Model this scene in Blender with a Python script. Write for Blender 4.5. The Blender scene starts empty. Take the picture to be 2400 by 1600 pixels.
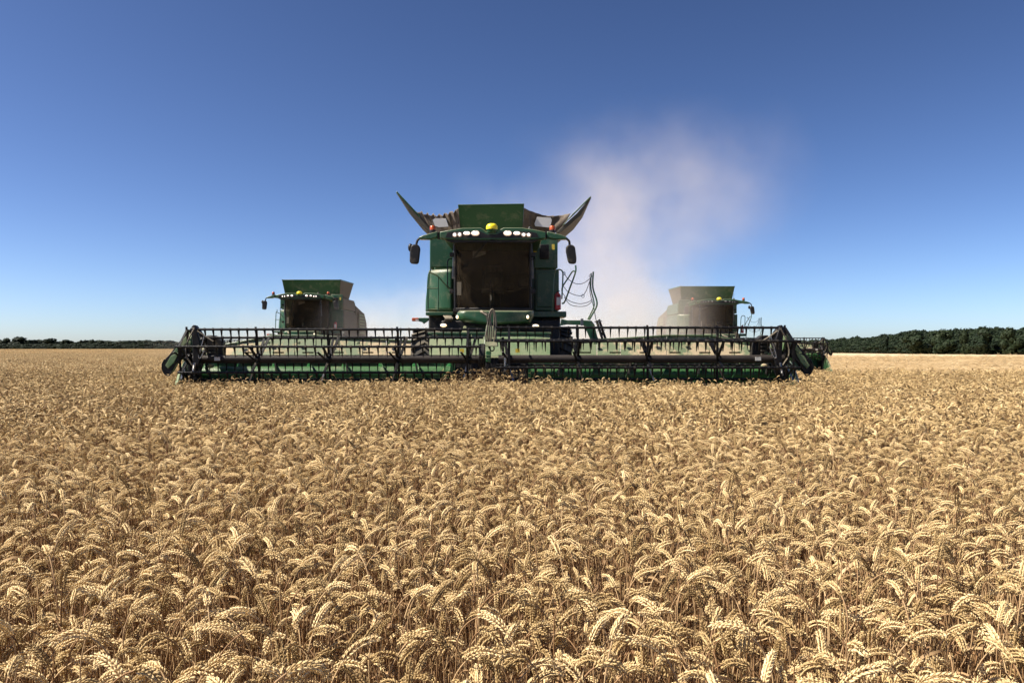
import bpy, bmesh, math, random
import numpy as np
from mathutils import Vector, Matrix
R = math.radians
rng = np.random.default_rng(7)
random.seed(7)
scn = bpy.context.scene
C = scn.collection

# ------------------------------------------------------------------ camera, sky, sun
F = 1746.0; HOR = 812.0; CAMZ = 1.55
cam = bpy.data.objects.new('camera', bpy.data.cameras.new('camera'))
C.objects.link(cam); scn.camera = cam
cam.location = (0, 0, CAMZ); cam.rotation_euler = (R(90), 0, 0)
cam.data.sensor_width = 36.0; cam.data.lens = 36.0 * F / 2400
cam.data.shift_y = (HOR - 800) / 2400
cam.data.clip_start = 0.05; cam.data.clip_end = 9000

SUN_EL, SUN_AZ = 49, -101          # azimuth measured clockwise from +Y (view direction)
world = bpy.data.worlds.new('World'); scn.world = world; world.use_nodes = True
wn = world.node_tree.nodes; wl = world.node_tree.links; wn.clear()
sky = wn.new('ShaderNodeTexSky'); sky.sky_type = 'NISHITA'; sky.sun_disc = False
sky.sun_elevation = R(SUN_EL); sky.sun_rotation = R(SUN_AZ)
sky.altitude = 0; sky.air_density = 0.6; sky.dust_density = 0.5; sky.ozone_density = 3.0
gam = wn.new('ShaderNodeGamma'); gam.inputs[1].default_value = 1.35
tint = wn.new('ShaderNodeMix'); tint.data_type = 'RGBA'; tint.blend_type = 'MULTIPLY'; tint.inputs[0].default_value = 1; tint.inputs[7].default_value = (.82, .765, .765, 1)
bg = wn.new('ShaderNodeBackground'); bg.inputs[1].default_value = 0.052
wo = wn.new('ShaderNodeOutputWorld')
wl.new(sky.outputs[0], gam.inputs[0]); wl.new(gam.outputs[0], tint.inputs[6]); wl.new(tint.outputs[2], bg.inputs[0]); wl.new(bg.outputs[0], wo.inputs[0])

sl = bpy.data.lights.new('sun', 'SUN'); sl.energy = 5.0; sl.angle = R(0.53); sl.color = (1.0, 0.92, 0.80)
sun = bpy.data.objects.new('sun', sl); C.objects.link(sun)
sd = Vector((math.sin(R(SUN_AZ)) * math.cos(R(SUN_EL)), math.cos(R(SUN_AZ)) * math.cos(R(SUN_EL)), math.sin(R(SUN_EL))))
sun.rotation_euler = sd.to_track_quat('Z', 'Y').to_euler(); sun.location = sd * 60
vs = scn.view_settings; vs.view_transform = 'Standard'; vs.look = 'None'; vs.exposure = 1.05; vs.gamma = 1.0
vs.use_curve_mapping = False
scn.cycles.volume_max_steps = 96
scn.cycles.volume_bounces = 1
scn.cycles.max_bounces = 6; scn.cycles.diffuse_bounces = 3; scn.cycles.transparent_max_bounces = 10
scn.cycles.use_adaptive_sampling = True; scn.cycles.adaptive_threshold = 0.02
scn.cycles.use_denoising = True; scn.cycles.denoiser = 'OPENIMAGEDENOISE'; scn.cycles.denoising_input_passes = 'RGB_ALBEDO_NORMAL'; scn.cycles.denoising_prefilter = 'ACCURATE'

# ------------------------------------------------------------------ materials
def nmat(name):
    m = bpy.data.materials.new(name); m.use_nodes = True
    nt = m.node_tree; b = nt.nodes['Principled BSDF']
    return m, nt, b
def ramp(nt, fac, stops):
    r = nt.nodes.new('ShaderNodeValToRGB'); nt.links.new(fac, r.inputs[0])
    e = r.color_ramp.elements
    while len(e) < len(stops): e.new(0.5)
    for k, (p, c) in enumerate(stops): e[k].position = p; e[k].color = (*c, 1)
    return r.outputs[0]
def noise(nt, scale, detail=4, rough=.6, vec=None, sv=None):
    n = nt.nodes.new('ShaderNodeTexNoise'); n.inputs['Scale'].default_value = scale
    n.inputs['Detail'].default_value = detail; n.inputs['Roughness'].default_value = rough
    if vec is None:
        vec = nt.nodes.new('ShaderNodeTexCoord').outputs['Object']
    if sv:
        mp = nt.nodes.new('ShaderNodeMapping'); mp.inputs['Scale'].default_value = sv
        nt.links.new(vec, mp.inputs[0]); vec = mp.outputs[0]
    nt.links.new(vec, n.inputs['Vector'])
    return n.outputs['Fac']
def mixc(nt, fac, a, b):
    m = nt.nodes.new('ShaderNodeMix'); m.data_type = 'RGBA'
    for s, v in ((m.inputs[0], fac), (m.inputs[6], a), (m.inputs[7], b)):
        if hasattr(v, 'links'): nt.links.new(v, s)
        elif isinstance(v, tuple): s.default_value = (*v, 1)
        else: s.default_value = v
    return m.outputs[2]
def math_(nt, op, a, b=None, c=None, clamp=False):
    m = nt.nodes.new('ShaderNodeMath'); m.operation = op; m.use_clamp = clamp
    for i, v in enumerate((a, b, c)):
        if v is None: continue
        if hasattr(v, 'links'): nt.links.new(v, m.inputs[i])
        else: m.inputs[i].default_value = v
    return m.outputs[0]
DUST = (0.40, 0.33, 0.22)
def paint(name, col, rough=.38, dust=.35, metallic=0, updust=.5, scale=3.0, dustcol=DUST, bump=.02, patch=0):
    m, nt, b = nmat(name)
    n1 = noise(nt, scale, 6, .65); n2 = noise(nt, scale * 9, 4, .7)
    g = nt.nodes.new('ShaderNodeNewGeometry'); sp = nt.nodes.new('ShaderNodeSeparateXYZ')
    nt.links.new(g.outputs['Normal'], sp.inputs[0])
    up = math_(nt, 'MULTIPLY', math_(nt, 'MAXIMUM', sp.outputs[2], 0.0), updust)
    s = math_(nt, 'ADD', math_(nt, 'MULTIPLY', n1, 1.5), math_(nt, 'MULTIPLY', n2, .5))
    s = math_(nt, 'SUBTRACT', s, 1.13 - dust)
    s = math_(nt, 'MULTIPLY', math_(nt, 'ADD', s, 0.0, clamp=True), 1.0 if dust > .5 else .75)
    if patch: s = math_(nt, 'MULTIPLY', math_(nt, 'SUBTRACT', math_(nt, 'ADD', n1, math_(nt, 'MULTIPLY', n2, .35)), patch, clamp=True), 9.0, clamp=True)
    f = math_(nt, 'ADD', s, up, clamp=True)
    nt.links.new(mixc(nt, f, col, dustcol), b.inputs['Base Color'])
    rr = math_(nt, 'ADD', math_(nt, 'MULTIPLY', f, .5), rough, clamp=True)
    nt.links.new(rr, b.inputs['Roughness']); b.inputs['Metallic'].default_value = metallic
    if bump:
        bp = nt.nodes.new('ShaderNodeBump'); bp.inputs['Strength'].default_value = .25; bp.inputs['Distance'].default_value = bump
        nt.links.new(n2, bp.inputs['Height']); nt.links.new(bp.outputs[0], b.inputs['Normal'])
    return m
GREEN = (0.010, 0.062, 0.022)
M = {}
def dull(k, v):
    M[k].node_tree.nodes['Principled BSDF'].inputs['Specular IOR Level'].default_value = v
M['green'] = paint('green_paint', GREEN, .33, .10, updust=.35)
M['green_dusty_and_lit'] = paint('dusty_and_sunlit_green_paint', (0.036, 0.125, 0.04), .5, .42, updust=.2, scale=1.6)  # dusty paint; also the paler tone of the sunlit left crop divider
M['green_chaff'] = paint('chaff_covered_green_paint', (0.10, 0.15, 0.075), .6, .70, updust=.18, scale=1.3, dustcol=(.42, .33, .21), patch=.64)
M['green_auger'] = paint('worn_green_paint', (0.014, 0.095, 0.025), .3, .12, updust=.12)
M['black'] = paint('black_metal', (0.006, 0.006, 0.007), .42, .02, updust=.0)
M['black_plastic'] = paint('black_plastic', (0.012, 0.012, 0.013), .45, .05, updust=.04)
M['tube_grey'] = paint('dusty_reel_tube', (0.018, 0.014, 0.012), .5, .25, updust=.3, dustcol=(.05, .043, .038))
M['rubber'] = paint('tyre_rubber', (0.015, 0.015, 0.015), .8, .2, updust=.15)
M['matte_black'] = paint('wiper_rubber', (0.004, 0.004, 0.004), .95, .0, updust=0, bump=0); M['matte_black'].node_tree.nodes['Principled BSDF'].inputs['Specular IOR Level'].default_value = .05
M['steel'] = paint('bare_steel', (0.26, 0.26, 0.26), .25, .15, metallic=.9, updust=.15)
M['grey_post'] = paint('grey_cab_post', (0.05, 0.065, 0.09), .35, .1, updust=.1)
M['yellow'] = paint('yellow_paint', (0.85, 0.70, 0.02), .35, .04, updust=.03)
M['sticker'] = paint('yellow_sticker', (0.65, 0.48, 0.05), .5, .12, updust=.0)
M['label'] = paint('white_label', (0.5, 0.5, 0.48), .5, .15, updust=.0)
M['canvas'] = paint('brown_canvas', (0.085, 0.065, 0.052), .9, .25, updust=.35, scale=6, dustcol=(.3, .25, .19), bump=.05)
M['wing_and_shaded_side'] = paint('dusty_wing_and_shaded_side_steel', (0.055, 0.052, 0.040), .7, .3, updust=.2, dustcol=(.16, .145, .11))  # dusty flap steel; also darkens the left machine's shaded side panels
M['clear_window'] = paint('clouded_plastic_window', (0.50, 0.50, 0.50), .4, .2, updust=.1)
M['red'] = paint('red_extinguisher', (0.35, 0.015, 0.015), .35, .1, updust=.1)
M['interior'] = paint('cab_interior', (0.02, 0.016, 0.012), .8, .1, updust=.1, dustcol=(.06, .05, .035))
M['seat'] = paint('seat_fabric', (0.03, 0.03, 0.028), .9, .1, updust=.1)
M['hose'] = paint('hydraulic_hose', (0.035, 0.032, 0.026), .5, .35, updust=.4)
M['amber'] = paint('amber_lens', (0.38, 0.065, 0.012), .25, .05, updust=.02, bump=0)
dull('black', .22); dull('black_plastic', .25); dull('tube_grey', .25)
def emis(name, col, st):
    m, nt, b = nmat(name); b.inputs['Base Color'].default_value = (.8, .8, .8, 1)
    b.inputs['Emission Color'].default_value = (*col, 1); b.inputs['Emission Strength'].default_value = st
    return m
M['lamp_white'] = emis('lit_work_lamp', (1, .88, .76), 1.1)
M['lamp_warm'] = emis('lit_warm_lamp', (1, .72, .36), .75)
M['lamp_glow'] = emis('warm_lamp_halo', (1, .62, .38), .42)  # emissive halo colour round the lit roof lamps
m, nt, b = nmat('unlit_lamp_glass'); b.inputs['Base Color'].default_value = (.25, .25, .26, 1); b.inputs['Roughness'].default_value = .1
M['lamp_off'] = m
# windscreen: tinted, reflective and dusty
m, nt, b = nmat('tinted_dusty_glass'); nt.nodes.remove(b)
out = nt.nodes['Material Output']
tr = nt.nodes.new('ShaderNodeBsdfTransparent'); tr.inputs[0].default_value = (.5, .47, .42, 1)
gl = nt.nodes.new('ShaderNodeBsdfGlossy'); gl.inputs['Roughness'].default_value = .04; gl.inputs[0].default_value = (.9, .9, .9, 1)
fr = nt.nodes.new('ShaderNodeFresnel'); fr.inputs[0].default_value = 1.5
mx = nt.nodes.new('ShaderNodeMixShader'); nt.links.new(math_(nt, 'MULTIPLY', fr.outputs[0], .16), mx.inputs[0]); nt.links.new(tr.outputs[0], mx.inputs[1]); nt.links.new(gl.outputs[0], mx.inputs[2])
df = nt.nodes.new('ShaderNodeBsdfDiffuse'); df.inputs[0].default_value = (.065, .05, .034, 1)
n1 = noise(nt, 2.2, 5, .6); n2 = noise(nt, 5, 6, .7, sv=(7, 1, .7)); n3 = noise(nt, 1.4, 2, .5)
tcx = nt.nodes.new('ShaderNodeSeparateXYZ'); nt.links.new(nt.nodes.new('ShaderNodeTexCoord').outputs['Object'], tcx.inputs[0])
edge = math_(nt, 'ADD', math_(nt, 'MULTIPLY', math_(nt, 'SINE', math_(nt, 'MULTIPLY', tcx.outputs[0], 5.0)), .05), math_(nt, 'MULTIPLY', n3, .5))
above = math_(nt, 'MULTIPLY', math_(nt, 'SUBTRACT', tcx.outputs[2], math_(nt, 'ADD', edge, 3.05)), 14.0, clamp=True)   # wiped lower part, film left above
base_f = math_(nt, 'MULTIPLY', math_(nt, 'SUBTRACT', math_(nt, 'ADD', n1, math_(nt, 'MULTIPLY', n2, 1.1)), .82, clamp=True), .95, clamp=True)
f = math_(nt, 'ADD', math_(nt, 'MULTIPLY', above, .16), math_(nt, 'MULTIPLY', base_f, .8), clamp=True)
mx2 = nt.nodes.new('ShaderNodeMixShader'); nt.links.new(f, mx2.inputs[0]); nt.links.new(mx.outputs[0], mx2.inputs[1]); nt.links.new(df.outputs[0], mx2.inputs[2])
nt.links.new(mx2.outputs[0], out.inputs[0]); M['glass'] = m

# wheat: colour varies from plant to plant (attribute) and from clump to clump
def wheat_mat(name, lo, mid, hi, trans=.12):
    m, nt, b = nmat(name)
    at = nt.nodes.new('ShaderNodeAttribute'); at.attribute_name = 'tint'
    oi = nt.nodes.new('ShaderNodeObjectInfo')
    v = math_(nt, 'ADD', math_(nt, 'MULTIPLY', at.outputs['Fac'], .75), math_(nt, 'MULTIPLY', oi.outputs['Random'], .25))
    c = ramp(nt, v, [(0.0, lo), (.5, mid), (1.0, hi)])
    nt.links.new(c, b.inputs['Base Color']); b.inputs['Roughness'].default_value = .62
    b.inputs['Specular IOR Level'].default_value = .25
    if trans:
        t = nt.nodes.new('ShaderNodeBsdfTranslucent'); nt.links.new(c, t.inputs[0])
        ms = nt.nodes.new('ShaderNodeMixShader'); ms.inputs[0].default_value = trans
        nt.links.new(b.outputs[0], ms.inputs[1]); nt.links.new(t.outputs[0], ms.inputs[2])
        nt.links.new(ms.outputs[0], nt.nodes['Material Output'].inputs[0])
    return m
M['ear'] = wheat_mat('wheat_ear', (.22, .14, .057), (.51, .36, .165), (.88, .68, .375), .05)
M['straw'] = wheat_mat('wheat_straw', (.12, .06, .026), (.26, .148, .068), (.55, .385, .205), .04)
M['stub'] = wheat_mat('stubble_straw', (.26, .17, .085), (.50, .37, .20), (.72, .58, .36), .08)

# ground
m, nt, b = nmat('stubble_ground')
tc = nt.nodes.new('ShaderNodeTexCoord').outputs['Object']
na = noise(nt, .05, 6, .6, tc); nb = noise(nt, 1.2, 6, .75, tc, (1, .35, 1)); nc = noise(nt, 14, 4, .7, tc)
s = math_(nt, 'ADD', math_(nt, 'MULTIPLY', nb, .6), math_(nt, 'ADD', math_(nt, 'MULTIPLY', na, .35), math_(nt, 'MULTIPLY', nc, .3)))
c = ramp(nt, s, [(.40, (.28, .19, .10)), (.57, (.50, .365, .21)), (.74, (.64, .50, .31))])
nt.links.new(c, b.inputs['Base Color']); b.inputs['Roughness'].default_value = .9
bp = nt.nodes.new('ShaderNodeBump'); bp.inputs['Strength'].default_value = .8; bp.inputs['Distance'].default_value = .08
nt.links.new(nb, bp.inputs['Height']); nt.links.new(bp.outputs[0], b.inputs['Normal']); M['ground'] = m
m, nt, b = nmat('soil_with_straw')
nc = noise(nt, 20, 6, .75); c = ramp(nt, nc, [(.35, (.07, .045, .027)), (.6, (.16, .105, .06)), (.72, (.38, .26, .13))])
nt.links.new(c, b.inputs['Base Color']); b.inputs['Roughness'].default_value = .95; M['soil'] = m
def leaf_mat(name, a, b_, c_):
    m, nt, b = nmat(name)
    at = nt.nodes.new('ShaderNodeAttribute'); at.attribute_name = 'tint'
    oi = nt.nodes.new('ShaderNodeObjectInfo')
    v = math_(nt, 'ADD', math_(nt, 'MULTIPLY', at.outputs['Fac'], .45), math_(nt, 'MULTIPLY', oi.outputs['Random'], .55))
    nt.links.new(ramp(nt, v, [(0, a), (.5, b_), (1, c_)]), b.inputs['Base Color']); b.inputs['Roughness'].default_value = .7
    b.inputs['Specular IOR Level'].default_value = .2
    return m
M['leaf'] = leaf_mat('broadleaf_foliage', (.005, .010, .004), (.009, .018, .006), (.018, .027, .009))
M['bark'] = paint('bark', (.05, .04, .03), .9, .1, updust=0)

# ------------------------------------------------------------------ mesh helpers
class MB:
    def __init__(s): s.v = []; s.f = []
    def add(s, vs_, fs):
        o = len(s.v); s.v += [tuple(v) for v in vs_]; s.f += [tuple(i + o for i in f) for f in fs]; return s
    def box(s, a, b):
        x0, y0, z0 = a; x1, y1, z1 = b
        x0, x1 = min(x0, x1), max(x0, x1); y0, y1 = min(y0, y1), max(y0, y1); z0, z1 = min(z0, z1), max(z0, z1)
        return s.add([(x0,y0,z0),(x1,y0,z0),(x1,y1,z0),(x0,y1,z0),(x0,y0,z1),(x1,y0,z1),(x1,y1,z1),(x0,y1,z1)],
                     [(3,2,1,0),(4,5,6,7),(0,1,5,4),(1,2,6,5),(2,3,7,6),(3,0,4,7)])
    def bar(s, p, q, w, t, up=(0,0,1)):
        p, q = Vector(p), Vector(q); d = (q - p).normalized(); u = Vector(up)
        if abs(d.dot(u)) > .95: u = Vector((0,1,0))
        a = d.cross(u).normalized() * w / 2; b = a.cross(d).normalized() * t / 2
        vs_ = [p-a-b, p+a-b, p+a+b, p-a+b, q-a-b, q+a-b, q+a+b, q-a+b]
        return s.add(vs_, [(3,2,1,0),(4,5,6,7),(0,1,5,4),(1,2,6,5),(2,3,7,6),(3,0,4,7)])
    def tube(s, pts, r, n=8, cap=True):
        pts = [Vector(p) for p in pts]; rs = r if isinstance(r, (list, tuple)) else [r] * len(pts)
        ring = []; prev = None
        for i, p in enumerate(pts):
            d = (pts[min(i+1, len(pts)-1)] - pts[max(i-1, 0)]).normalized()
            if prev is None:
                u = Vector((0,0,1)) if abs(d.z) < .9 else Vector((0,1,0))
                a = d.cross(u).normalized()
            else: a = (prev - d * prev.dot(d)).normalized()
            prev = a; b = d.cross(a)
            ring.append([p + (a * math.cos(2*math.pi*k/n) + b * math.sin(2*math.pi*k/n)) * rs[i] for k in range(n)])
        vs_ = [v for rg in ring for v in rg]; fs = []
        for i in range(len(pts)-1):
            for k in range(n):
                fs.append((i*n+k, i*n+(k+1)%n, (i+1)*n+(k+1)%n, (i+1)*n+k))
        if cap: fs += [tuple(reversed(range(n))), tuple(range((len(pts)-1)*n, len(pts)*n))]
        return s.add(vs_, fs)
    def prism(s, poly, d0, d1, axis='y'):
        n = len(poly)
        def P(a, b, d): return (a, d, b) if axis == 'y' else ((d, a, b) if axis == 'x' else (a, b, d))
        vs_ = [P(a, b, d0) for a, b in poly] + [P(a, b, d1) for a, b in poly]
        fs = [tuple(range(n)), tuple(reversed(range(n, 2*n)))] + [(i, i+n, (i+1)%n+n, (i+1)%n) for i in range(n)]
        return s.add(vs_, fs)
    def loft(s, secs, cap=True):
        n = len(secs[0]); vs_ = [v for sc in secs for v in sc]; fs = []
        for i in range(len(secs)-1):
            for k in range(n): fs.append((i*n+k, i*n+(k+1)%n, (i+1)*n+(k+1)%n, (i+1)*n+k))
        if cap: fs += [tuple(reversed(range(n))), tuple(range((len(secs)-1)*n, len(secs)*n))]
        return s.add(vs_, fs)
    def grid(s, P, nu, nv, thick=None):
        vs_ = [P(i/nu, j/nv) for i in range(nu+1) for j in range(nv+1)]
        fs = [(i*(nv+1)+j, (i+1)*(nv+1)+j, (i+1)*(nv+1)+j+1, i*(nv+1)+j+1) for i in range(nu) for j in range(nv)]
        return s.add(vs_, fs)
    def ell(s, c, r, nu=12, nv=8):
        vs_ = []; fs = []
        for j in range(nv+1):
            t = math.pi * j / nv
            for i in range(nu):
                a = 2*math.pi*i/nu
                vs_.append((c[0]+r[0]*math.sin(t)*math.cos(a), c[1]+r[1]*math.sin(t)*math.sin(a), c[2]+r[2]*math.cos(t)))
        for j in range(nv):
            for i in range(nu): fs.append((j*nu+i, (j+1)*nu+i, (j+1)*nu+(i+1)%nu, j*nu+(i+1)%nu))
        return s.add(vs_, fs)
    def lathe_x(s, x0, prof, cy, cz, n=32):   # profile of (x, r) round an axle along X
        k = len(prof); vs_ = []
        for i in range(n):
            a = 2*math.pi*i/n
            for x, r in prof: vs_.append((x0+x, cy+r*math.cos(a), cz+r*math.sin(a)))
        fs = [(i*k+j, i*k+j+1, ((i+1)%n)*k+j+1, ((i+1)%n)*k+j) for i in range(n) for j in range(k-1)]
        return s.add(vs_, fs)
    def build(s, name, mat, parent=None, bevel=0, smooth=40, solid=0, off=(0,0,0)):
        me = bpy.data.meshes.new(name)
        me.from_pydata([(v[0]-off[0], v[1]-off[1], v[2]-off[2]) for v in s.v], [], s.f)
        bm = bmesh.new(); bm.from_mesh(me); bmesh.ops.recalc_face_normals(bm, faces=bm.faces); bm.to_mesh(me); bm.free()
        if smooth:
            me.polygons.foreach_set('use_smooth', [True]*len(me.polygons)); me.set_sharp_from_angle(angle=R(smooth))
        me.materials.append(mat)
        o = bpy.data.objects.new(name, me); C.objects.link(o)
        if parent: o.parent = parent
        if solid:
            md = o.modifiers.new('solid', 'SOLIDIFY'); md.thickness = solid; md.offset = 0
        if bevel:
            md = o.modifiers.new('bevel', 'BEVEL'); md.width = bevel; md.segments = 2; md.limit_method = 'ANGLE'; md.angle_limit = R(40)
            md.harden_normals = False
        return o
def thing(name, label, cat, loc=(0,0,0), group=None):
    o = bpy.data.objects.new(name, None); C.objects.link(o); o.location = loc; o.empty_display_size = .3
    o['label'] = label; o['category'] = cat
    if group: o['group'] = group
    return o
def catmull(pts, n=6):
    P = [Vector(p) for p in pts]; P = [P[0]*2-P[1]] + P + [P[-1]*2-P[-2]]; out_ = []
    for i in range(1, len(P)-2):
        for k in range(n):
            t = k/n
            out_.append(.5*((2*P[i]) + (P[i+1]-P[i-1])*t + (2*P[i-1]-5*P[i]+4*P[i+1]-P[i+2])*t*t + (-P[i-1]+3*P[i]-3*P[i+1]+P[i+2])*t**3))
    out_.append(P[-2]); return out_

# ------------------------------------------------------------------ terrain
def sst(t): t = np.clip(t, 0, 1); return t*t*(3-2*t)
def ground_z(x, y):
    k = .0018 + .0042 * sst((np.asarray(x, float) + 5) / 17)
    return -k * np.maximum(0, np.asarray(y, float) - 19)
xs = np.concatenate([-np.geomspace(4000, 20, 22), np.arange(-18, 19, 2.0), np.geomspace(20, 4000, 22)])
ys = np.concatenate([[-200, -50, -10], np.arange(-5, 60, 2.5), np.geomspace(60, 5000, 40)])
gv = [(x, y, float(ground_z(x, y))) for y in ys for x in xs]
nx = len(xs); gf = [(j*nx+i, j*nx+i+1, (j+1)*nx+i+1, (j+1)*nx+i) for j in range(len(ys)-1) for i in range(nx-1)]
gm = MB().add(gv, gf); ground = gm.build('field_ground', M['ground']); ground['kind'] = 'structure'
# bare soil under the standing crop
sv = MB(); sx = np.arange(-26, 27, 2.0); sy = np.arange(-4, 21, 1.0); ns = len(sx)
sv.add([(x, y, float(ground_z(x, y)) + .004) for y in sy for x in sx], [(j*ns+i, j*ns+i+1, (j+1)*ns+i+1, (j+1)*ns+i) for j in range(len(sy)-1) for i in range(ns-1)])
soil = sv.build('soil', M['soil']); soil['kind'] = 'structure'

# ------------------------------------------------------------------ combine harvester
OX, OY = -0.51, 18.5
def PX(px, py, D):      # survey point of the leading machine, in its own frame
    return ((px-1200)/F*D - OX, D - OY, CAMZ + (HOR-py)/F*D)
def Z(zx, zy, D): return PX(900 + zx/4.3556, 430 + zy/4.3556, D)

def tine_mesh():
    b = MB(); L = .205
    prof = [(.0, .021, .014), (-.03, .017, .012), (-.12, .011, .009), (-L, .004, .004)]
    secs = [[(-w, -t, z), (w, -t, z), (w, t, z), (-w, t, z)] for z, w, t in prof]
    b.loft(secs); o = b.build('tine', M['black'], None, smooth=30); me = o.data; bpy.data.objects.remove(o); return me
TINE = tine_mesh()

def build_harvester(label, loc, kind):
    near = kind == 'main'; lit = kind != 'right'
    root = thing('combine_harvester', label, 'combine harvester', loc)
    g = M['green']
    def T(name, pts, r, mat, D=None, n=8, smooth=True, par=root):
        P = [Z(*(p if len(p) == 3 else (p[0], p[1], D))) for p in pts]
        if smooth and len(P) > 2: P = catmull(P, 5)
        return MB().tube(P, r, n).build(name, mat, par)
    # --- body and side panels
    bd = MB()
    prof = [(1.9, 1.15), (1.9, 4.35), (5.0, 4.35), (5.6, 4.15), (8.0, 3.75), (8.8, 3.2), (9.0, 2.2), (8.6, 1.5), (6.5, 1.1)]
    bd.prism([(y, z) for y, z in prof], -1.62, 1.62, 'x')
    bd.build('body', g, root, bevel=.03)
    for s in (-1, 1):
        b = MB().prism([(2.0, 1.7), (2.0, 3.62), (4.9, 3.62), (5.2, 3.4), (5.2, 1.6), (3, 1.6)], s*1.63, s*1.78, 'x'); b.build('side_panel', M['wing_and_shaded_side'] if kind == 'left' else g, root, bevel=.03)  # left machine: shade of its far-from-sun side put into the darker colour
        b = MB().prism([(2.0, 3.68), (2.0, 4.32), (4.9, 4.32), (5.2, 4.1), (5.2, 3.68)], s*1.63, s*1.74, 'x'); b.build('side_panel', M['wing_and_shaded_side'] if kind == 'left' else g, root, bevel=.03)  # same darker colour standing in for shade on the left machine
        b = MB().prism([(5.3, 1.6), (5.3, 4.05), (7.9, 3.68), (8.6, 3.1), (8.7, 2.2), (7.6, 1.6)], s*1.63, s*1.76, 'x'); b.build('side_panel', M['wing_and_shaded_side'] if not near else g, root, bevel=.05)
    # front faces of the tank to either side of the cab
    yb = 1.82
    def fpanel(zx0, zx1, zy0, zy1, D, th=.06, mat=g, name='front_panel', bev=.02, taper=0):
        a = Z(zx0, zy0, D); c = Z(zx1, zy1, D)
        b = MB().prism([(a[0], a[2]), (c[0], a[2]), (c[0]+taper, c[2]), (a[0]-taper, c[2])], a[1]-th, a[1]); return b.build(name, mat, root, bevel=bev)
    fpanel(470, 712, 560, 858, 20.30)
    # lower left panel bulges and is slightly wider
    a = Z(455, 880, 20.2); c = Z(700, 1305, 20.2)
    bl = MB(); bl.grid(lambda u, v: (a[0] - .09*sst(v*1.2) + (c[0]-a[0]+.09*sst(v*1.2))*u, a[1] - .16 + .34*(1-u)**1.7, a[2] + (c[2]-a[2])*v), 12, 10)
    bl.build('front_panel', g, root, solid=.03)
    fpanel(1530, 1772, 560, 868, 20.30); fpanel(1540, 1785, 885, 1300, 20.28)
    fpanel(1560, 1735, 915, 1260, 20.20, .03, g, 'inspection_door', .02)
    v = fpanel(1590, 1685, 622, 772, 20.22, .03, M['black_plastic'], 'air_grille', .02)
    for k in range(9):
        p = Z(1596, 636+k*15, 20.17); q = Z(1679, 636+k*15, 20.17)
        MB().bar(p, q, .012, .02).build('louvre', M['black'], v)
    for x0, x1, y0, y1 in ((1524, 1556, 622, 702), (1713, 1742, 620, 676)):
        fpanel(x0, x1, y0, y1, 20.22, .004, M['sticker'], 'warning_sticker', 0)
        
    # --- grain tank extensions
    if near:
        tl, tr_ = Z(755, 222, 20.4), Z(1431, 213, 20.4); bl_, br = Z(785, 500, 20.75), Z(1412, 500, 20.75)
        b = MB().loft([[tl, tr_, br, bl_], [(p[0], p[1]+.05, p[2]) for p in (tl, tr_, br, bl_)]]); b.build('tank_front_flap', g, root, bevel=.012)
        lip = MB().bar((tl[0], tl[1]-.01, tl[2]), (tr_[0], tr_[1]-.01, tr_[2]), .05, .03); lip.build('flap_rim', g, root, bevel=.008)
        for s, tip, mid, base, inner in ((-1, (123, 95), (280, 322), (462, 500), (330, 282)), (1, (2117, 145), (2012, 322), (1790, 512), (1905, 305))):
            f0 = [Z(*tip, 20.45), Z(*mid, 20.45), Z(*base, 20.5)]
            dz = [(0, 2.6, -.10), (0, 2.6, 0), (0, 2.6, 0)]
            w = MB(); b0 = [Vector(p) for p in f0]; b1 = [Vector(p)+Vector(d) for p, d in zip(f0, dz)]
            th = Vector((-s*.075, 0, .05))
            w.loft([[b0[0], b0[1], b0[2], b0[2]+th, b0[1]+th*1.3, b0[0]+th*.3], [b1[0], b1[1], b1[2], b1[2]+th, b1[1]+th*1.3, b1[0]+th*.3]])
            wo_ = w.build('tank_side_flap', M['wing_and_shaded_side'], root, bevel=.01)
            # green outer rim with folded edge
            e = MB(); p0 = b0[0]; p1 = b0[2]; e.bar(p0+Vector((-s*.02,-.02,.02)), (p0*.35+p1*.65)+Vector((-s*.06,-.02,.05)), .05, .04)
            if s > 0: e.bar((p0*.5+p1*.5)+Vector((-.05,-.05,.06)), (p0*.15+p1*.85)+Vector((-.04,-.05,.07)), .09, .02)
            e.build('flap_rim', g, wo_, bevel=.01)
            for fr_ in (.35, .7):
                q_ = p0.lerp(p1, fr_); w3 = MB().bar(q_+Vector((0, .02, -.01)), q_+Vector((0, 2.4, -.01)), .05, .05); w3.build('flap_brace', g, wo_, bevel=.008)
            # canvas corner between front flap and side flap
            fc = Vector(Z(757 if s < 0 else 1431, 262 if s < 0 else 250, 20.42)); fb = Vector(Z(785 if s < 0 else 1412, 500, 20.7))
            oc = Vector(Z(inner[0], inner[1], 20.9)); ob = Vector(Z(450 if s < 0 else 1800, 500, 20.85))
            def cv(u, v, fc=fc, fb=fb, oc=oc, ob=ob, s=s):
                t = fc.lerp(oc, u); bt = fb.lerp(ob, u); p = t.lerp(bt, v)
                sag = math.sin(math.pi*u)*(1-v)
                wr = (.045 if s < 0 else .006) * math.exp(-v*4) * (math.sin(u*44) + .5*math.sin(u*93+1))
                return (p.x, p.y + .22*math.sin(math.pi*u)*(1-v*.4) + wr*1.5 + .02*math.sin(u*17+v*5), p.z - .10*sag + wr)
            MB().grid(cv, 70, 14).build('corner_canvas', M['canvas'], root, solid=.012)
            wp = [(495, 372), (520, 356), (632, 356), (658, 440), (560, 446), (520, 432)] if s < 0 else [(1562, 340), (1700, 350), (1714, 372), (1695, 450), (1545, 436), (1536, 412)]
            q = [Z(x_, y_, 20.62) for x_, y_ in wp]
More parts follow.
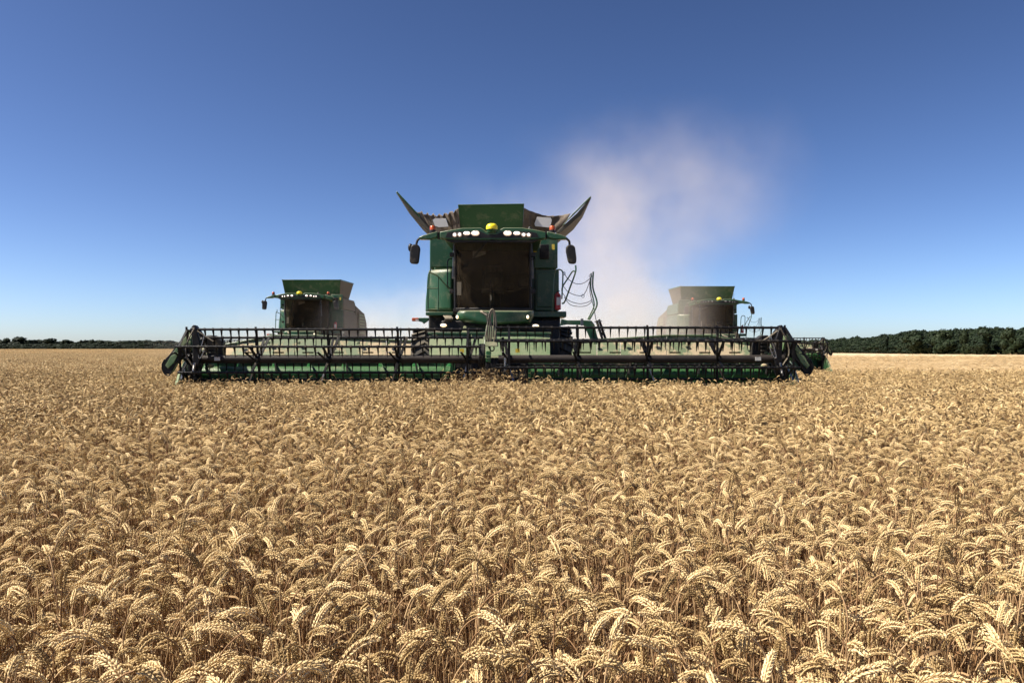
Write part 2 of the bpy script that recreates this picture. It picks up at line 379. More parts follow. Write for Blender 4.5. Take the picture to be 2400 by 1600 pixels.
            MB().loft([[(p[0], p[1], p[2]) for p in q], [(p[0], p[1]+.01, p[2]) for p in q]]).build('canvas_window', M['clear_window'], root)
        # rear flap
        MB().loft([[(-1.2, 5.0, 4.5), (1.2, 5.0, 4.5), (1.5, 5.3, 5.45), (-1.5, 5.3, 5.45)], [(-1.2, 5.05, 4.5), (1.2, 5.05, 4.5), (1.5, 5.35, 5.45), (-1.5, 5.35, 5.45)]]).build('tank_rear_flap', g, root)
    else:
        zt, zb = 5.32, 4.36
        def plate(ps, name, mat, d=(0, .05, 0)):
            MB().loft([ps, [(p[0]+d[0], p[1]+d[1], p[2]+d[2]) for p in ps]]).build(name, mat, root, bevel=.01)
        plate([(-1.62, 1.75, zt), (1.62, 1.75, zt), (1.5, 2.05, zb), (-1.5, 2.05, zb)], 'tank_front_flap', g)
        for s in (-1, 1):
            plate([(s*1.60, 1.78, zt-.03), (s*1.78, 4.3, zt-.03), (s*1.50, 4.3, zb), (s*1.48, 2.06, zb)], 'tank_side_flap', M['wing_and_shaded_side'], (s*.04, 0, 0))
            MB().bar((s*1.62, 1.78, zt-.02), (s*1.80, 4.3, zt-.02), .06, .06).build('flap_rim', g, root)
        plate([(-1.76, 4.32, zt-.05), (1.76, 4.32, zt-.05), (1.48, 4.32, zb), (-1.48, 4.32, zb)], 'tank_rear_flap', g)
    # louvred engine screen at the rear side
    for s in (-1, 1):
        e = MB().box((s*1.77, 5.7, 2.3), (s*1.83, 7.5, 3.7)).build('engine_screen', M['wing_and_shaded_side'], root, bevel=.02)
        for k in range(7): MB().box((s*1.825, 5.8, 2.4+k*.18), (s*1.87, 7.4, 2.48+k*.18)).build('louvre', M['green_dusty_and_lit'], e)

    # --- cab
    ix = M['interior']
    fl = Z(705, 1275, 18.3); frr = Z(1515, 1275, 18.3); ztop = Z(0, 580, 18.1)[2]; zbot = fl[2]
    xl, xr = fl[0], frr[0]
    cr = MB().box((xl+.02, 1.55, zbot), (xr-.02, 1.62, ztop)); cr.build('cab_rear_wall', ix, root)
    MB().box((xl, -.25, zbot-.08), (xr, 1.62, zbot-.002)).build('cab_floor', ix, root)
    # windscreen, bowed in plan, leaning
    def ws(u, v):
        x = xl+.04 + (xr-xl-.08)*u; bow = .28*(1-(2*u-1)**2)
        x = x + (.03*(1-v)) * (1 if u < .5 else -1)*abs(2*u-1)*0
        return (x, -.02 - bow - .16*(v) + .06, zbot + (ztop-zbot)*v)
    wsh = MB().grid(ws, 24, 8).build('windscreen', M['glass'], root)
    fr_pts = [ws(k/24, 0) for k in range(25)]; MB().tube([(p[0], p[1]-.01, p[2]) for p in fr_pts], .022).build('windscreen_seal', M['black_plastic'], wsh)
    for s, u in ((-1, 0), (1, 1)):
        p = [ws(u, v) for v in (0, .25, .5, .75, 1)]
        MB().tube([(q[0], q[1]+.0, q[2]) for q in p], .035).build('cab_post', M['black_plastic'], root)
        q0, q1 = ws(u, .45), ws(u, 1)
        MB().bar((q0[0]+s*.05, q0[1]+.02, q0[2]), (q1[0]+s*.0, q1[1]+.02, q1[2]), .07, .05).build('cab_post', M['grey_post'], root, bevel=.01)
        # side window / door and rear post
        xx = xl if s < 0 else xr
        MB().grid(lambda a_, b_: (xx + s*.02, .08 + 1.4*a_, zbot + (ztop-zbot)*b_), 4, 4).build('side_window', M['glass'], root)
        MB().box((xx-.04, 1.42, zbot), (xx+.04, 1.56, ztop)).build('cab_post', M['black_plastic'], root, bevel=.01)
    # interior
    st = MB().box((-.28, .75, zbot+.42), (.28, 1.28, zbot+.56)); seat_o = st.build('seat', M['seat'], root, bevel=.05)
    MB().box((-.27, 1.2, zbot+.56), (.27, 1.34, zbot+1.22)).build('backrest', M['seat'], seat_o, bevel=.06)
    MB().box((-.2, .85, zbot), (.2, 1.2, zbot+.41)).build('seat_base', M['black_plastic'], seat_o)
    MB().box((.36, .5, zbot+.5), (.56, 1.2, zbot+.68)).build('armrest_console', M['interior'], root, bevel=.03)
    scp = MB().tube([(0, .1, zbot), (0, .38, zbot+.72)], .05).build('steering_column', M['black_plastic'], root)
    tw = [(.2*math.cos(a), .40-.07*math.sin(a)*1.2, zbot+.76+.17*math.sin(a)) for a in np.linspace(0, 2*math.pi, 25)]
    MB().tube(tw, .014, 6, cap=False).build('steering_wheel', M['black_plastic'], scp)
    MB().box((xr-.34, .1, zbot+.55), (xr-.1, .14, zbot+.78)).build('monitor', M['black_plastic'], root, bevel=.01)
    a = Z(905, 690, 19.6); c = Z(1040, 765, 19.6)
    MB().prism([(a[0], a[2]), (c[0], a[2]+.0), (c[0], a[2]-.08), (a[0], c[2])], a[1], a[1]+.01).build('sunlit_pane', M['clear_window'], root)  # pale opaque plate, coloured to look like a sunlit window behind the driver's seat
    a = Z(738, 1005, 18.6); c = Z(788, 1140, 18.6)
    MB().prism([(a[0], a[2]), (c[0], a[2]), (c[0], c[2]), (a[0], c[2])], a[1], a[1]+.02).build('paper_notice', M['label'], root)
    # cables and cloth shapes hanging behind the screen
    for pts in (((800, 960), (870, 1040), (960, 1090), (1070, 1050)), ((1000, 930), (1100, 955), (1200, 950), (1320, 930), (1440, 905)), ((1080, 1100), (1180, 1080), (1290, 1110), (1430, 1060))):
        T('cab_cable', pts, .012, M['black_plastic'], 18.5, 5)
    # wiper
    T('wiper', [(1150, 580), (1060, 590), (900, 780), (820, 860)], .009, M['matte_black'], 17.68, 6)
    T('wiper', [(1040, 600), (985, 660), (900, 760)], .007, M['matte_black'], 17.66, 6)
    T('wiper', [(1140, 560), (1150, 590), (1180, 605), (1195, 575)], .009, M['black'], 17.66, 6)

    # --- roof with visor and lamps
    D0 = 17.85
    top = [(570, 492), (680, 472), (800, 453), (985, 450), (1015, 465), (1040, 490), (1160, 490), (1185, 468), (1220, 450), (1410, 450), (1530, 468), (1650, 492)]
    bot = [(1650, 560), (1500, 572), (1100, 574), (720, 572), (570, 560)]
    P = [Z(x, y, D0) for x, y in top+bot]
    rf = MB().prism([(p[0], p[2]) for p in P], P[0][1], P[0][1]+.28)
    roof = rf.build('cab_roof', g, root, bevel=.02)
    zt0, zb0 = Z(0, 486, D0)[2], Z(0, 562, D0)[2]; xa, xb = Z(600, 0, D0)[0], Z(1620, 0, D0)[0]
    MB().loft([[(xa, -.38, zb0), (xb, -.38, zb0), (xb, -.38, zt0), (xa, -.38, zt0)], [(xa+.03, 1.9, zb0), (xb-.03, 1.9, zb0), (xb-.1, 1.9, zt0+.05), (xa+.1, 1.9, zt0+.05)]]).build('roof_shell', g, roof, bevel=.04)
    # dark lamp band under the visor
    bp_ = [(645, 500), (700, 492), (985, 488), (1050, 520), (1150, 520), (1215, 488), (1500, 492), (1560, 505), (1580, 548), (1300, 556), (900, 556), (630, 548)]
    P = [Z(x, y, D0-.012) for x, y in bp_]
    band = MB().prism([(p[0], p[2]) for p in P], P[0][1], P[0][1]+.03).build('lamp_band', M['black_plastic'], roof, bevel=.005)
    P = [Z(x, y, D0+.05) for x, y in ((612, 566), (1600, 566), (1520, 604), (690, 604))]
    MB().prism([(p[0], p[2]) for p in P], P[0][1], P[0][1]+.2).build('visor_lining', M['black_plastic'], roof, bevel=.02)
    lm = M['lamp_white'] if lit else M['lamp_off']
    for x, y, w, h in ((722, 523, 24, 24), (772, 520, 24, 24), (845, 508, 38, 21), (933, 507, 44, 28), (1262, 507, 44, 28), (1357, 508, 38, 21), (1427, 522, 25, 24), (1477, 523, 25, 24)):
        p = Z(x, y, D0-.03); rx, rz = w/4.3556/97.8*(.86 if near else .6), h/4.3556/97.8*(.86 if near else .75)
        if not lit: rx *= .8; rz *= .9
        lo_ = MB().ell((p[0], p[1]+.01, p[2]), (rx*.76, .03, rz*.76), 16, 8).build('work_lamp', lm, root)
        MB().ell((p[0], p[1]+.02, p[2]), (rx*1.12, .022, rz*1.14), 16, 8).build('lamp_ring', M['lamp_glow'] if lit else M['steel'], lo_)  # glowing ring painted in as the halo of a lit lamp; steel when off
        MB().tube([(p[0], p[1]+.04, p[2]), (p[0], p[1]+.0, p[2])], max(rx, rz)*1.02 if w < 30 else rz*1.02, 16).build('lamp_bezel', M['black_plastic'], root)
    # side arms of the visor
    for s in (-1, 1):
        pts = [(355, 545), (400, 527), (545, 487), (545, 548), (480, 568), (358, 568)] if s < 0 else [(1868, 545), (1800, 518), (1665, 487), (1665, 552), (1740, 568), (1865, 568)]
        P = [Z(x, y, D0+.05) for x, y in pts]
        MB().prism([(p[0], p[2]) for p in P], P[0][1], P[0][1]+.2).build('mirror_beam', g, root, bevel=.02)
        x0 = 552 if s < 0 else 1656
        MB().prism([(Z(x0-12, 0, D0)[0], Z(0, 488, D0)[2]), (Z(x0+12, 0, D0)[0], Z(0, 488, D0)[2]), (Z(x0+12, 0, D0)[0], Z(0, 558, D0)[2]), (Z(x0-12, 0, D0)[0], Z(0, 558, D0)[2])], -.55, -.4).build('beam_joint', M['black_plastic'], root, bevel=.01)
        if s < 0:
            T('mirror_arm', [(362, 560), (340, 585), (330, 625)], .028, M['black_plastic'], D0+.1)
            mm = [(275, 632), (300, 620), (340, 622), (362, 640), (367, 670), (352, 800), (338, 820), (275, 816), (260, 800), (262, 700)]
        else:
            T('mirror_arm', [(1860, 560), (1890, 590), (1895, 630)], .028, M['black_plastic'], D0+.1)
            mm = [(1872, 632), (1895, 622), (1932, 626), (1952, 650), (1967, 760), (1965, 805), (1945, 820), (1893, 815), (1878, 790), (1858, 690), (1858, 650)]
        P = [Z(x, y, D0) for x, y in mm]
        mo = MB().prism([(p[0], p[2]) for p in P], P[0][1]+.0, P[0][1]+.13).build('wing_mirror', M['black_plastic'], root, bevel=.035)
        P = [Z(x*.84+(312 if s < 0 else 1914)*.16, y*.84+720*.16, D0) for x, y in mm]
        MB().prism([(p[0], p[2]) for p in P], P[0][1]+.131, P[0][1]+.137).build('mirror_glass', M['steel'], mo)
        if (s < 0) == (kind != 'right'):
            p = Z(270 if s < 0 else 1840, 655, D0+.1); MB().ell(p, (.06, .08, .10)).build('round_mirror', M['black_plastic'], root)
        # beacons
        p = Z(497 if s < 0 else 1718, 468, D0+.25)
        bc = MB(); bc.tube([(p[0], p[1], p[2]-.10), (p[0], p[1], p[2]-.02)], .075, 14); bo = bc.build('beacon', M['black_plastic'], root)
        MB().tube([(p[0], p[1], p[2]-.02), (p[0], p[1], p[2]+.06), (p[0], p[1], p[2]+.085)], [.072, .070, .05], 14).build('beacon_lens', M['amber'], bo)
        # small handrails beside the screen
        if s < 0: T('grab_rail', [(700, 765), (652, 785), (650, 900), (650, 1045), (690, 1075)], .014, M['black'], 18.1)
        else: T('grab_rail', [(1545, 765), (1500, 790), (1497, 900), (1500, 1045), (1530, 1075)], .014, M['black'], 18.1)
        for yy in (725, 1100):
            p = Z(690 if s < 0 else 1525, yy, 18.2); MB().box((p[0]-.05, p[1], p[2]-.05), (p[0]+.05, p[1]+.12, p[2]+.05)).build('hinge', M['black_plastic'], root, bevel=.01)
    # receiver dome
    p = Z(1100, 455, D0-.1)
    d = MB().tube([(p[0], p[1]+.1, p[2]-.10), (p[0], p[1]+.1, p[2]-.02)], [.10, .13], 20).build('receiver_base', g, root)
    dm = MB(); secs = [(.135, -.02), (.14, .02), (.135, .06), (.11, .10), (.07, .118), (.01, .122)]
    dm.tube([(p[0], p[1]+.1, p[2]+z_) for _, z_ in secs], [r_ for r_, _ in secs], 24).build('receiver_dome', M['yellow'], root)
    pts = [Z(x, y, D0-.25) for x, y in ((1060, 450), (1066, 430), (1090, 416), (1125, 420), (1135, 432))]
    # aerial
    T('aerial', [(1490, 325, D0+.3), (1490, 450, D0+.3)], .008, M['black'], smooth=False)
    p = Z(1490, 455, D0+.3); MB().tube([(p[0], p[1], p[2]-.04), (p[0], p[1], p[2]+.03)], [.07, .03], 12).build('aerial_base', M['black_plastic'], root)

    # --- nose below the cab
    nz = [(745, 1310), (775, 1292), (1040, 1292), (1530, 1295), (1532, 1350), (1500, 1425), (1050, 1440), (880, 1418), (760, 1395), (735, 1350)]
    P = [Z(x, y, 17.75) for x, y in nz]
    nb_ = MB(); cx, cz = Z(1130, 1360, 17.75)[0], Z(1130, 1360, 17.75)[2]
    secs = []
    for sc, dy in ((.82, -.18), (.93, -.12), (1.0, 0.04), (1.0, .5)):
        secs.append([(cx+(p[0]-cx)*(1-(1-sc)*1.1), p[1]+dy+.1, cz+(p[2]-cz)*sc) for p in P])
    nb_.loft(secs).build('nose_panel', M['green'], root, bevel=.02, smooth=60)
    for x in (748, 1468):
        p = Z(x, 1363, 17.55); MB().ell(p, (.032, .03, .045), 14, 8).build('marker_lamp', M['lamp_warm'] if lit else M['lamp_off'], root)
    for x, y in ((608, 1448), (1550, 1455)):
        p = Z(x, y, 17.4); MB().ell(p, (.075, .04, .04), 16, 8).build('low_work_lamp', M['lamp_warm'] if lit else M['lamp_off'], root)
        MB().box((p[0]-.09, p[1]+.02, p[2]-.06), (p[0]+.09, p[1]+.12, p[2]+.05)).build('lamp_housing', M['black_plastic'], root, bevel=.02)
    # underside of cab and axle
    a = Z(590, 1400, 18.6); c = Z(1790, 1560, 18.6)
    MB().box((a[0], .0, 1.2), (c[0], 1.9, a[2])).build('chassis', M['black_plastic'], root, bevel=.03)
    MB().box((Z(455, 0, 19.6)[0], 1.1, 1.5), (Z(660, 0, 19.6)[0], 1.9, Z(0, 1345, 19.6)[2]-.01)).build('fender', M['black_plastic'], root, bevel=.03)
    MB().box((Z(1600, 0, 19.6)[0], 1.1, 1.5), (Z(1800, 0, 19.6)[0], 1.9, Z(0, 1365, 19.6)[2]-.01)).build('fender', M['black_plastic'], root, bevel=.03)
    for k in range(6):
        x_ = 610+k*14; T('hydraulic_hose', [(x_, 1350, 18.6), (x_+20, 1380, 18.4), (x_+5, 1410, 18.5), (x_+30, 1440, 18.6)], .014, M['hose'], None, 6)
    # platforms
    for x0, x1, y0, y1 in ((425, 705, 1310, 1345), (1525, 1862, 1305, 1363)):
        a = Z(x0, y0, 19.0); c = Z(x1, y1, 19.0)
        MB().box((a[0], a[1], c[2]), (c[0], a[1]+1.0, a[2])).build('platform', g, root, bevel=.012)
    # left handrails
    T('handrail', [(475, 850), (472, 900), (450, 960), (438, 1300)], .018, g, 19.3)
    T('handrail', [(462, 905), (545, 945), (610, 1015), (680, 1095)], .018, g, 19.25)
    for pts in (((553, 955), (553, 1300)), ((440, 1070), (553, 1068)), ((437, 1285), (553, 1283)), ((462, 905), (448, 1300))):
        T('handrail', pts, .016, g, 19.2, smooth=False)
    # left turn signal on bracket
    P = [Z(x, y, 18.9) for x, y in ((340, 1370), (455, 1370), (455, 1395), (405, 1432), (390, 1415), (340, 1402))]
    MB().prism([(p[0], p[2]) for p in P], P[0][1], P[0][1]+.12).build('signal_bracket', g, root, bevel=.01)
    a = Z(284, 1370, 18.85); c = Z(352, 1405, 18.85)
    so = MB().box((a[0], a[1], c[2]), (c[0], a[1]+.1, a[2])).build('turn_signal', M['amber'], root, bevel=.015)
    a = Z(322, 1385, 18.84); c = Z(352, 1402, 18.84); MB().box((a[0], a[1], c[2]), (c[0], a[1]+.02, a[2])).build('signal_lens', M['label'], so)
    # extinguisher
    p = Z(1772, 1290, 18.9); q = Z(1772, 1120, 18.9)
    ex = MB().tube([p, (p[0], p[1], p[2]+.02), (q[0], q[1], q[2]-.05), q, (q[0], q[1], q[2]+.04)], [.06, .085, .085, .05, .02], 16).build('fire_extinguisher', M['red'], root)
    MB().tube([(q[0]-.03, q[1]-.05, q[2]+.03), (q[0]+.05, q[1]-.08, q[2]+.05)], .014).build('valve', M['black'], ex)
    a = Z(1762, 1160, 18.81); c = Z(1800, 1240, 18.81); MB().box((a[0], a[1]-.005, c[2]), (c[0], a[1]+.02, a[2])).build('extinguisher_label', M['label'], ex)
    # right-hand rails and access steps
    if kind != 'left':
        T('handrail', [(1720, 1300), (1728, 1000), (1745, 900), (1790, 878), (1822, 900), (1826, 960), (1815, 1180)], .018, g, 18.8)
        T('handrail', [(1957, 835), (1955, 905), (1900, 1060), (1845, 1205), (1815, 1225)], .020, g, 18.6)
        T('handrail', [(1955, 900), (1925, 898), (1880, 965), (1825, 1050), (1815, 1100)], .018, g, 18.6)
        T('handrail', [(2137, 900), (2132, 1060), (2172, 1195), (2168, 1260), (2130, 1330), (2095, 1392)], .020, g, 18.0)
        T('handrail', [(2115, 915), (2112, 1070), (2142, 1200), (2142, 1260), (2110, 1330), (2080, 1390)], .016, g, 18.1)
        for pts in (((1835, 910), (1880, 975), (1960, 1023), (2040, 1015), (2112, 962)),
                    ((1832, 1050), (1880, 1105), (1960, 1140), (2030, 1140), (2070, 1080), (2108, 970)),
                    ((1822, 1115), (1880, 1190), (1985, 1226), (2070, 1215), (2128, 1185)),
                    ((1840, 1160), (1900, 1235), (1990, 1255), (2070, 1245), (2122, 1205)),
                    ((2100, 1000), (2105, 1120), (2140, 1260), (2165, 1395))):
            T('safety_chain', pts, .0085, M['black'], 18.3, 6)
        for x_, y_ in ((2030, 1148), (1836, 918), (2108, 945)):
            p = Z(x_, y_, 18.3); MB().tube([(p[0]+.035*math.cos(t), p[1], p[2]+.04*math.sin(t)) for t in np.linspace(0, 2*math.pi, 13)], .007, 5, cap=False).build('chain_ring', M['black'], root)
        P = [Z(x, y, 18.0) for x, y in ((1810, 1380), (1870, 1395), (2060, 1395), (2120, 1400), (2150, 1440), (2180, 1568), (2235, 1640), (2130, 1640), (2070, 1500), (2040, 1445), (1870, 1438), (1800, 1450))]
        MB().prism([(p[0], p[2]) for p in P], P[0][1], P[0][1]+.10).build('step_arm', g, root, bevel=.01)
        ls = MB().bar(Z(2170, 1400, 17.6), Z(2265, 1700, 17.3), .035, .05); lo = ls.build('ladder_rail', M['black'], root)
        MB().bar(Z(2195, 1390, 17.9), Z(2300, 1700, 17.6), .035, .05).build('ladder_rail', M['black'], root)
        for k in range(4):
            MB().bar(Z(2170+k*30, 1410+k*90, 17.6), Z(2205+k*31, 1405+k*90, 17.9), .10, .02).build('ladder_step', M['black'], root)
        a = Z(2008, 1378, 17.9); c = Z(2036, 1450, 17.9)
        MB().box((a[0], a[1], c[2]), (c[0], a[1]+.05, a[2])).build('reflector_plate', M['grey_post'], root, bevel=.005)

    # --- wheels
    for s in (-1, 1):
        x0 = s*1.68; prof = [(-.36, .62), (-.38, .80), (-.34, .93), (-.2, .98), (0, .99), (.2, .98), (.34, .93), (.38, .80), (.36, .62)]
        w = MB().lathe_x(x0, prof, 1.0, .98, 40)
        for k in range(26):
            for h in (-1, 1):
                a0 = 2*math.pi*(k+.5*(h > 0))/26; a1 = a0+.2
                w.bar((x0+h*.36, 1.0+1.0*math.cos(a1), .98+1.0*math.sin(a1)), (x0, 1.0+1.02*math.cos(a0), .98+1.02*math.sin(a0)), .06, .07, up=(0, math.cos(a0), math.sin(a0)))
        wo2 = w.build('front_tyre', M['rubber'], root)
        MB().lathe_x(x0, [(-.2, .02), (-.2, .4), (-.33, .6), (.33, .6), (.2, .4), (.2, .02)], 1.0, .98, 24).build('rim', M['yellow'], wo2)
        w = MB().lathe_x(s*1.5, [(-.25, .4), (-.28, .55), (-.2, .68), (0, .7), (.2, .68), (.28, .55), (.25, .4)], 7.2, .68, 32)
        wo3 = w.build('rear_tyre', M['rubber'], root)
        MB().lathe_x(s*1.5, [(-.1, .02), (-.22, .4), (.22, .4), (.1, .02)], 7.2, .68, 20).build('rim', M['yellow'], wo3)
    MB().tube([(-1.6, 1.0, .98), (1.6, 1.0, .98)], .16, 12).build('axle', M['black_plastic'], root)
    MB().tube([(-1.4, 7.2, .68), (1.4, 7.2, .68)], .09, 12).build('axle', M['black_plastic'], root)
    # feeder house
    MB().loft([[(-.75, -2.7, .35), (.75, -2.7, .35), (.75, -2.7, 1.15), (-.75, -2.7, 1.15)], [(-.7, .1, 1.3), (.7, .1, 1.3), (.7, .1, 2.1), (-.7, .1, 2.1)]]).build('feeder_house', g, root, bevel=.03)

    # --- header
    hs = 1.0 if near else (0.79 if kind == 'right' else 0.765)      # the two machines behind carry narrower headers
    def HX(px, py, D):
        p = PX(px, py, D); return (p[0]*hs, p[1], p[2] + (.22 if kind == 'right' else 0))   # that machine carries its header a little higher
    # centre back sheet in panels
    ce = [1006, 1060, 1105, 1150, 1196, 1242, 1290]
    def cy_(px): return 782 if 1018 < px < 1282 else 786
    for i in range(6):
        p = [HX(ce[i]+.6, 834, 15.75), HX(ce[i+1]-.6, 834, 15.75), HX(ce[i+1]-.6, cy_(ce[i+1]), 16.1), HX(ce[i]+.6, cy_(ce[i]), 16.1)]
        MB().loft([p, [(q[0], q[1]+.03, q[2]) for q in p]]).build('back_panel', M['green_dusty_and_lit'], root, bevel=.006)
    p, q = HX(1004, 781, 16.08), HX(1292, 781, 16.08); MB().bar(p, q, .07, .05).build('header_top_rail', g, root, bevel=.01)
    for x_ in (1083, 1213):
        a = HX(x_-5, 817, 15.76); c = HX(x_+5, 826, 15.76); MB().box((a[0], a[1]-.04, c[2]), (c[0], a[1]-.03, a[2])).build('warning_sticker', M['sticker'], root)
    hump = [(523, 809), (582, 798), (641, 787), (691, 787), (741, 787), (796, 791), (850, 794), (905, 797), (964, 800)]
    for s in (-1, 1):
        mir = (lambda x: x) if s < 0 else (lambda x: 2304-x)
        for (x0, y0), (x1, y1) in zip(hump[:-1], hump[1:]):
            x0_, x1_ = mir(x0+.7), mir(x1-.7)
            p = [HX(x0_, 836, 15.75), HX(x1_, 836, 15.75), HX(x1_, y1, 16.0), HX(x0_, y0, 16.0)]
            MB().loft([p, [(q[0], q[1]+.03, q[2]) for q in p]]).build('back_panel', M['green_chaff'], root, bevel=.006)
        T2 = [HX(mir(x), y-1, 15.97) for x, y in hump]
        MB().tube(T2, .022, 6).build('header_top_rail', g, root)
        # bolts and brackets on the sheet
        for x_ in (560, 630, 700, 770, 840, 910):
            a = HX(mir(x_), 803, 15.83); MB().box((a[0]-.03, a[1]-.02, a[2]-.03), (a[0]+.03, a[1]+.03, a[2]+.03)).build('bracket', M['green_dusty_and_lit'], root, bevel=.01)
            a = HX(mir(x_+22), 826, 15.74); MB().box((a[0]-.12, a[1]-.0, a[2]-.015), (a[0]+.12, a[1], a[2]+.015)).build('rib', M['green_chaff'], root)
    # trough: lower back sheet and floor
    a = HX(440, 838, 15.72); c = HX(1066, 900, 15.72); MB().box((a[0], a[1], .38), (c[0], a[1]+.03, a[2]-.02)).build('trough_sheet', g, root)
    a = HX(1238, 838, 15.72); c = HX(1845, 900, 15.72); MB().box((a[0], a[1], .38), (c[0], a[1]+.03, a[2]-.02)).build('trough_sheet', g, root)
    a = HX(1060, 838, 15.76); c = HX(1244, 842, 15.76); MB().box((a[0], a[1]+.02, .3), (c[0], a[1]+.06, a[2])).build('feeder_opening', M['black_plastic'], root)
    a = HX(430, 0, 14.6); c = HX(1862, 0, 14.6); MB().box((a[0], 14.0-OY, .26), (c[0], 15.75-OY, .33)).build('header_floor', M['steel'], root)
    MB().box((a[0], 13.92-OY, .26), (c[0], 14.0-OY, .29)).build('cutter_bar', M['steel'], root)
    for x0_, x1_ in ((500, 1000), (1298, 1800)):
        a = HX(x0_, 833, 15.72); c = HX(x1_, 838, 15.72); MB().box((a[0], 15.32-OY, c[2]), (c[0], a[1], a[2])).build('header_shade_beam', g, root, bevel=.015)  # shelf added to throw shade on the trough sheet and auger
    # augers with flighting (one each side, opposite hand)
    for s, xa_, xb_ in ((-1, 470, 1056), (1, 1244, 1838)):
        p = HX(xa_, 876, 15.2); q = HX(xb_, 876, 15.2); r0, r1 = .155, .235
        au = MB().tube([p, q], r0, 28).build('auger', M['green_auger'], root)
        L = q[0]-p[0]; pitch = .72; n = int(L/pitch*26); vs_ = []
        for k in range(n+1):
            x_ = p[0]+L*k/n; a_ = -s*2*math.pi*(x_-p[0])/pitch + 1.1
            for r_, dx in ((r0-.005, 0), (r1, 0), (r1, .012), (r0-.005, .012)):
                vs_.append((x_+dx, p[1]+r_*math.cos(a_), p[2]+r_*math.sin(a_)))
        MB().add(vs_, [(k*4+j, k*4+(j+1) % 4, (k+1)*4+(j+1) % 4, (k+1)*4+j) for k in range(n) for j in range(4)]).build('auger_flight', M['green_auger'], au, smooth=50)
        # finger drum at the centre end
        for k in range(7):
            x_ = (q[0]-.1-k*.09) if s < 0 else (p[0]+.1+k*.09); a_ = k*1.9
            MB().tube([(x_, p[1], p[2]), (x_, p[1]+.33*math.cos(a_), p[2]+.33*math.sin(a_))], .009, 6).build('auger_finger', M['steel'], au)
    # reels
    Dr = 14.5
    n_ind = 0
    for s, x0, x1, th0, cyy in ((-1, 436, 1131, 78, 831), (1, 1162, 1856, 88, 828)):
        ce_ = HX(x0, 841, Dr); cz2 = HX(0, cyy, Dr)[2]; xA, xB = HX(x0, 0, Dr)[0], HX(x1, 0, Dr)[0]
        tA = xA+.15 if s < 0 else xA + .05; tB = xB-.05 if s < 0 else xB-.15
        tb = MB().tube([(tA, ce_[1], ce_[2]), (tB, ce_[1], ce_[2])], .078, 20).build('reel_tube', M['tube_grey'], root)
        lx = HX(509 if s < 0 else 1777, 0, Dr-.08)[0]
        MB().box((lx-.055, ce_[1]-.085, ce_[2]-.03), (lx+.055, ce_[1]-.07, ce_[2]+.04)).build('reel_label', M['label'], tb)
        Rr = .50; bats = []
        for k in range(6):
            a_ = R(th0 - 60*k); y_ = ce_[1] - Rr*math.cos(a_); z_ = cz2 + Rr*math.sin(a_)
            e0 = .14 if (s < 0 and k in (0, 5)) else 0; e1 = .14 if (s > 0 and k in (0, 5)) else 0
            bt = MB().tube([(xA+e0, y_, z_), (xB-e1, y_, z_)], .024, 10)
            bo = bt.build('reel_bat', M['black'], root); bats.append((y_, z_))
            n = max(3, int(round((xB-xA)/.168))); joined = MB()
            for i in range(n):
                x_ = xA+.1+e0 + (xB-xA-.2-e0-e1)*i/(n-1)
                jx, jr = rng.uniform(-.006, .006), rng.normal(0, .03)
                if near and k in (0, 1, 2, 3) or (not near and k in (0, 2) and n_ind < 9999):
                    t = bpy.data.objects.new('tine', TINE); C.objects.link(t); t.parent = bo
                    t.location = (x_+jx, y_, z_); t.rotation_euler = (R(14)+jr*.5, jr, 0)
                else:
                    for (w1, w2, h0, h1) in ((.02, .012, 0, -.09), (.012, .004, -.09, -.2)):
                        joined.loft([[(x_-w1, y_-.01, z_+h0), (x_+w1, y_-.01, z_+h0), (x_+w1, y_+.01, z_+h0), (x_-w1, y_+.01, z_+h0)], [(x_-w2, y_-.008, z_+h1), (x_+w2, y_-.008, z_+h1), (x_+w2, y_+.008, z_+h1), (x_-w2, y_+.008, z_+h1)]])
                joined_c = MB()
            if joined.v:
                jo = joined.build('tine', M['black'], bo); jo['kind'] = 'stuff'
            cl = MB()
            for i in range(n):
                x_ = xA+.1+e0 + (xB-xA-.2-e0-e1)*i/(n-1); cl.tube([(x_-.018, y_, z_), (x_+.018, y_, z_)], .031, 8)
            co = cl.build('tine_clip', M['black_plastic'], bo); co['kind'] = 'stuff'
        spx = (444, 605, 771, 934, 1098) if s < 0 else (1193, 1354, 1518, 1681, 1840)
        for i, sp_ in enumerate(spx):
            x_ = HX(sp_, 0, Dr)[0]; sb = MB()
            sb.tube([(x_-.03, ce_[1], ce_[2]), (x_+.03, ce_[1], ce_[2])], .11, 14)
            for k, (y_, z_) in enumerate(bats):
                sb.bar((x_, ce_[1], ce_[2]), (x_, y_, z_), .02, .045, up=(1, 0, 0))
                y2, z2 = bats[(k+1) % 6]
                if i in (0, 4): sb.bar((x_, y_, z_), (x_, y2, z2), .012, .04, up=(1, 0, 0))
            sb.tube([(x_-.012, bats[0][0], bats[0][1]-.04), (x_-.012, bats[0][0], bats[0][1]+.05)], .022, 8)
            so_ = sb.build('reel_spider', M['black'], root)
            # cam links, some polished
            lk = MB(); y_, z_ = bats[2]; lk.bar((x_+.02, ce_[1], ce_[2]), (x_+.13*(-1 if s > 0 else 1), ce_[1]+.25, ce_[2]+.42), .02, .05, up=(1, 0, 0))
            lk.bar((x_-.02, ce_[1]-.1, ce_[2]-.03), (x_-.12, ce_[1]-.42, ce_[2]+.14), .015, .04, up=(1, 0, 0)); lk.build('reel_link', M['black'], so_)
            MB().bar((x_-.02, ce_[1]-.1, ce_[2]-.10), (x_-.09*(1 if s < 0 else -1), ce_[1]-.2, ce_[2]-.42), .018, .03, up=(1, 0, 0)).build('reel_link', M['tube_grey'] if i % 2 else M['steel'], so_)
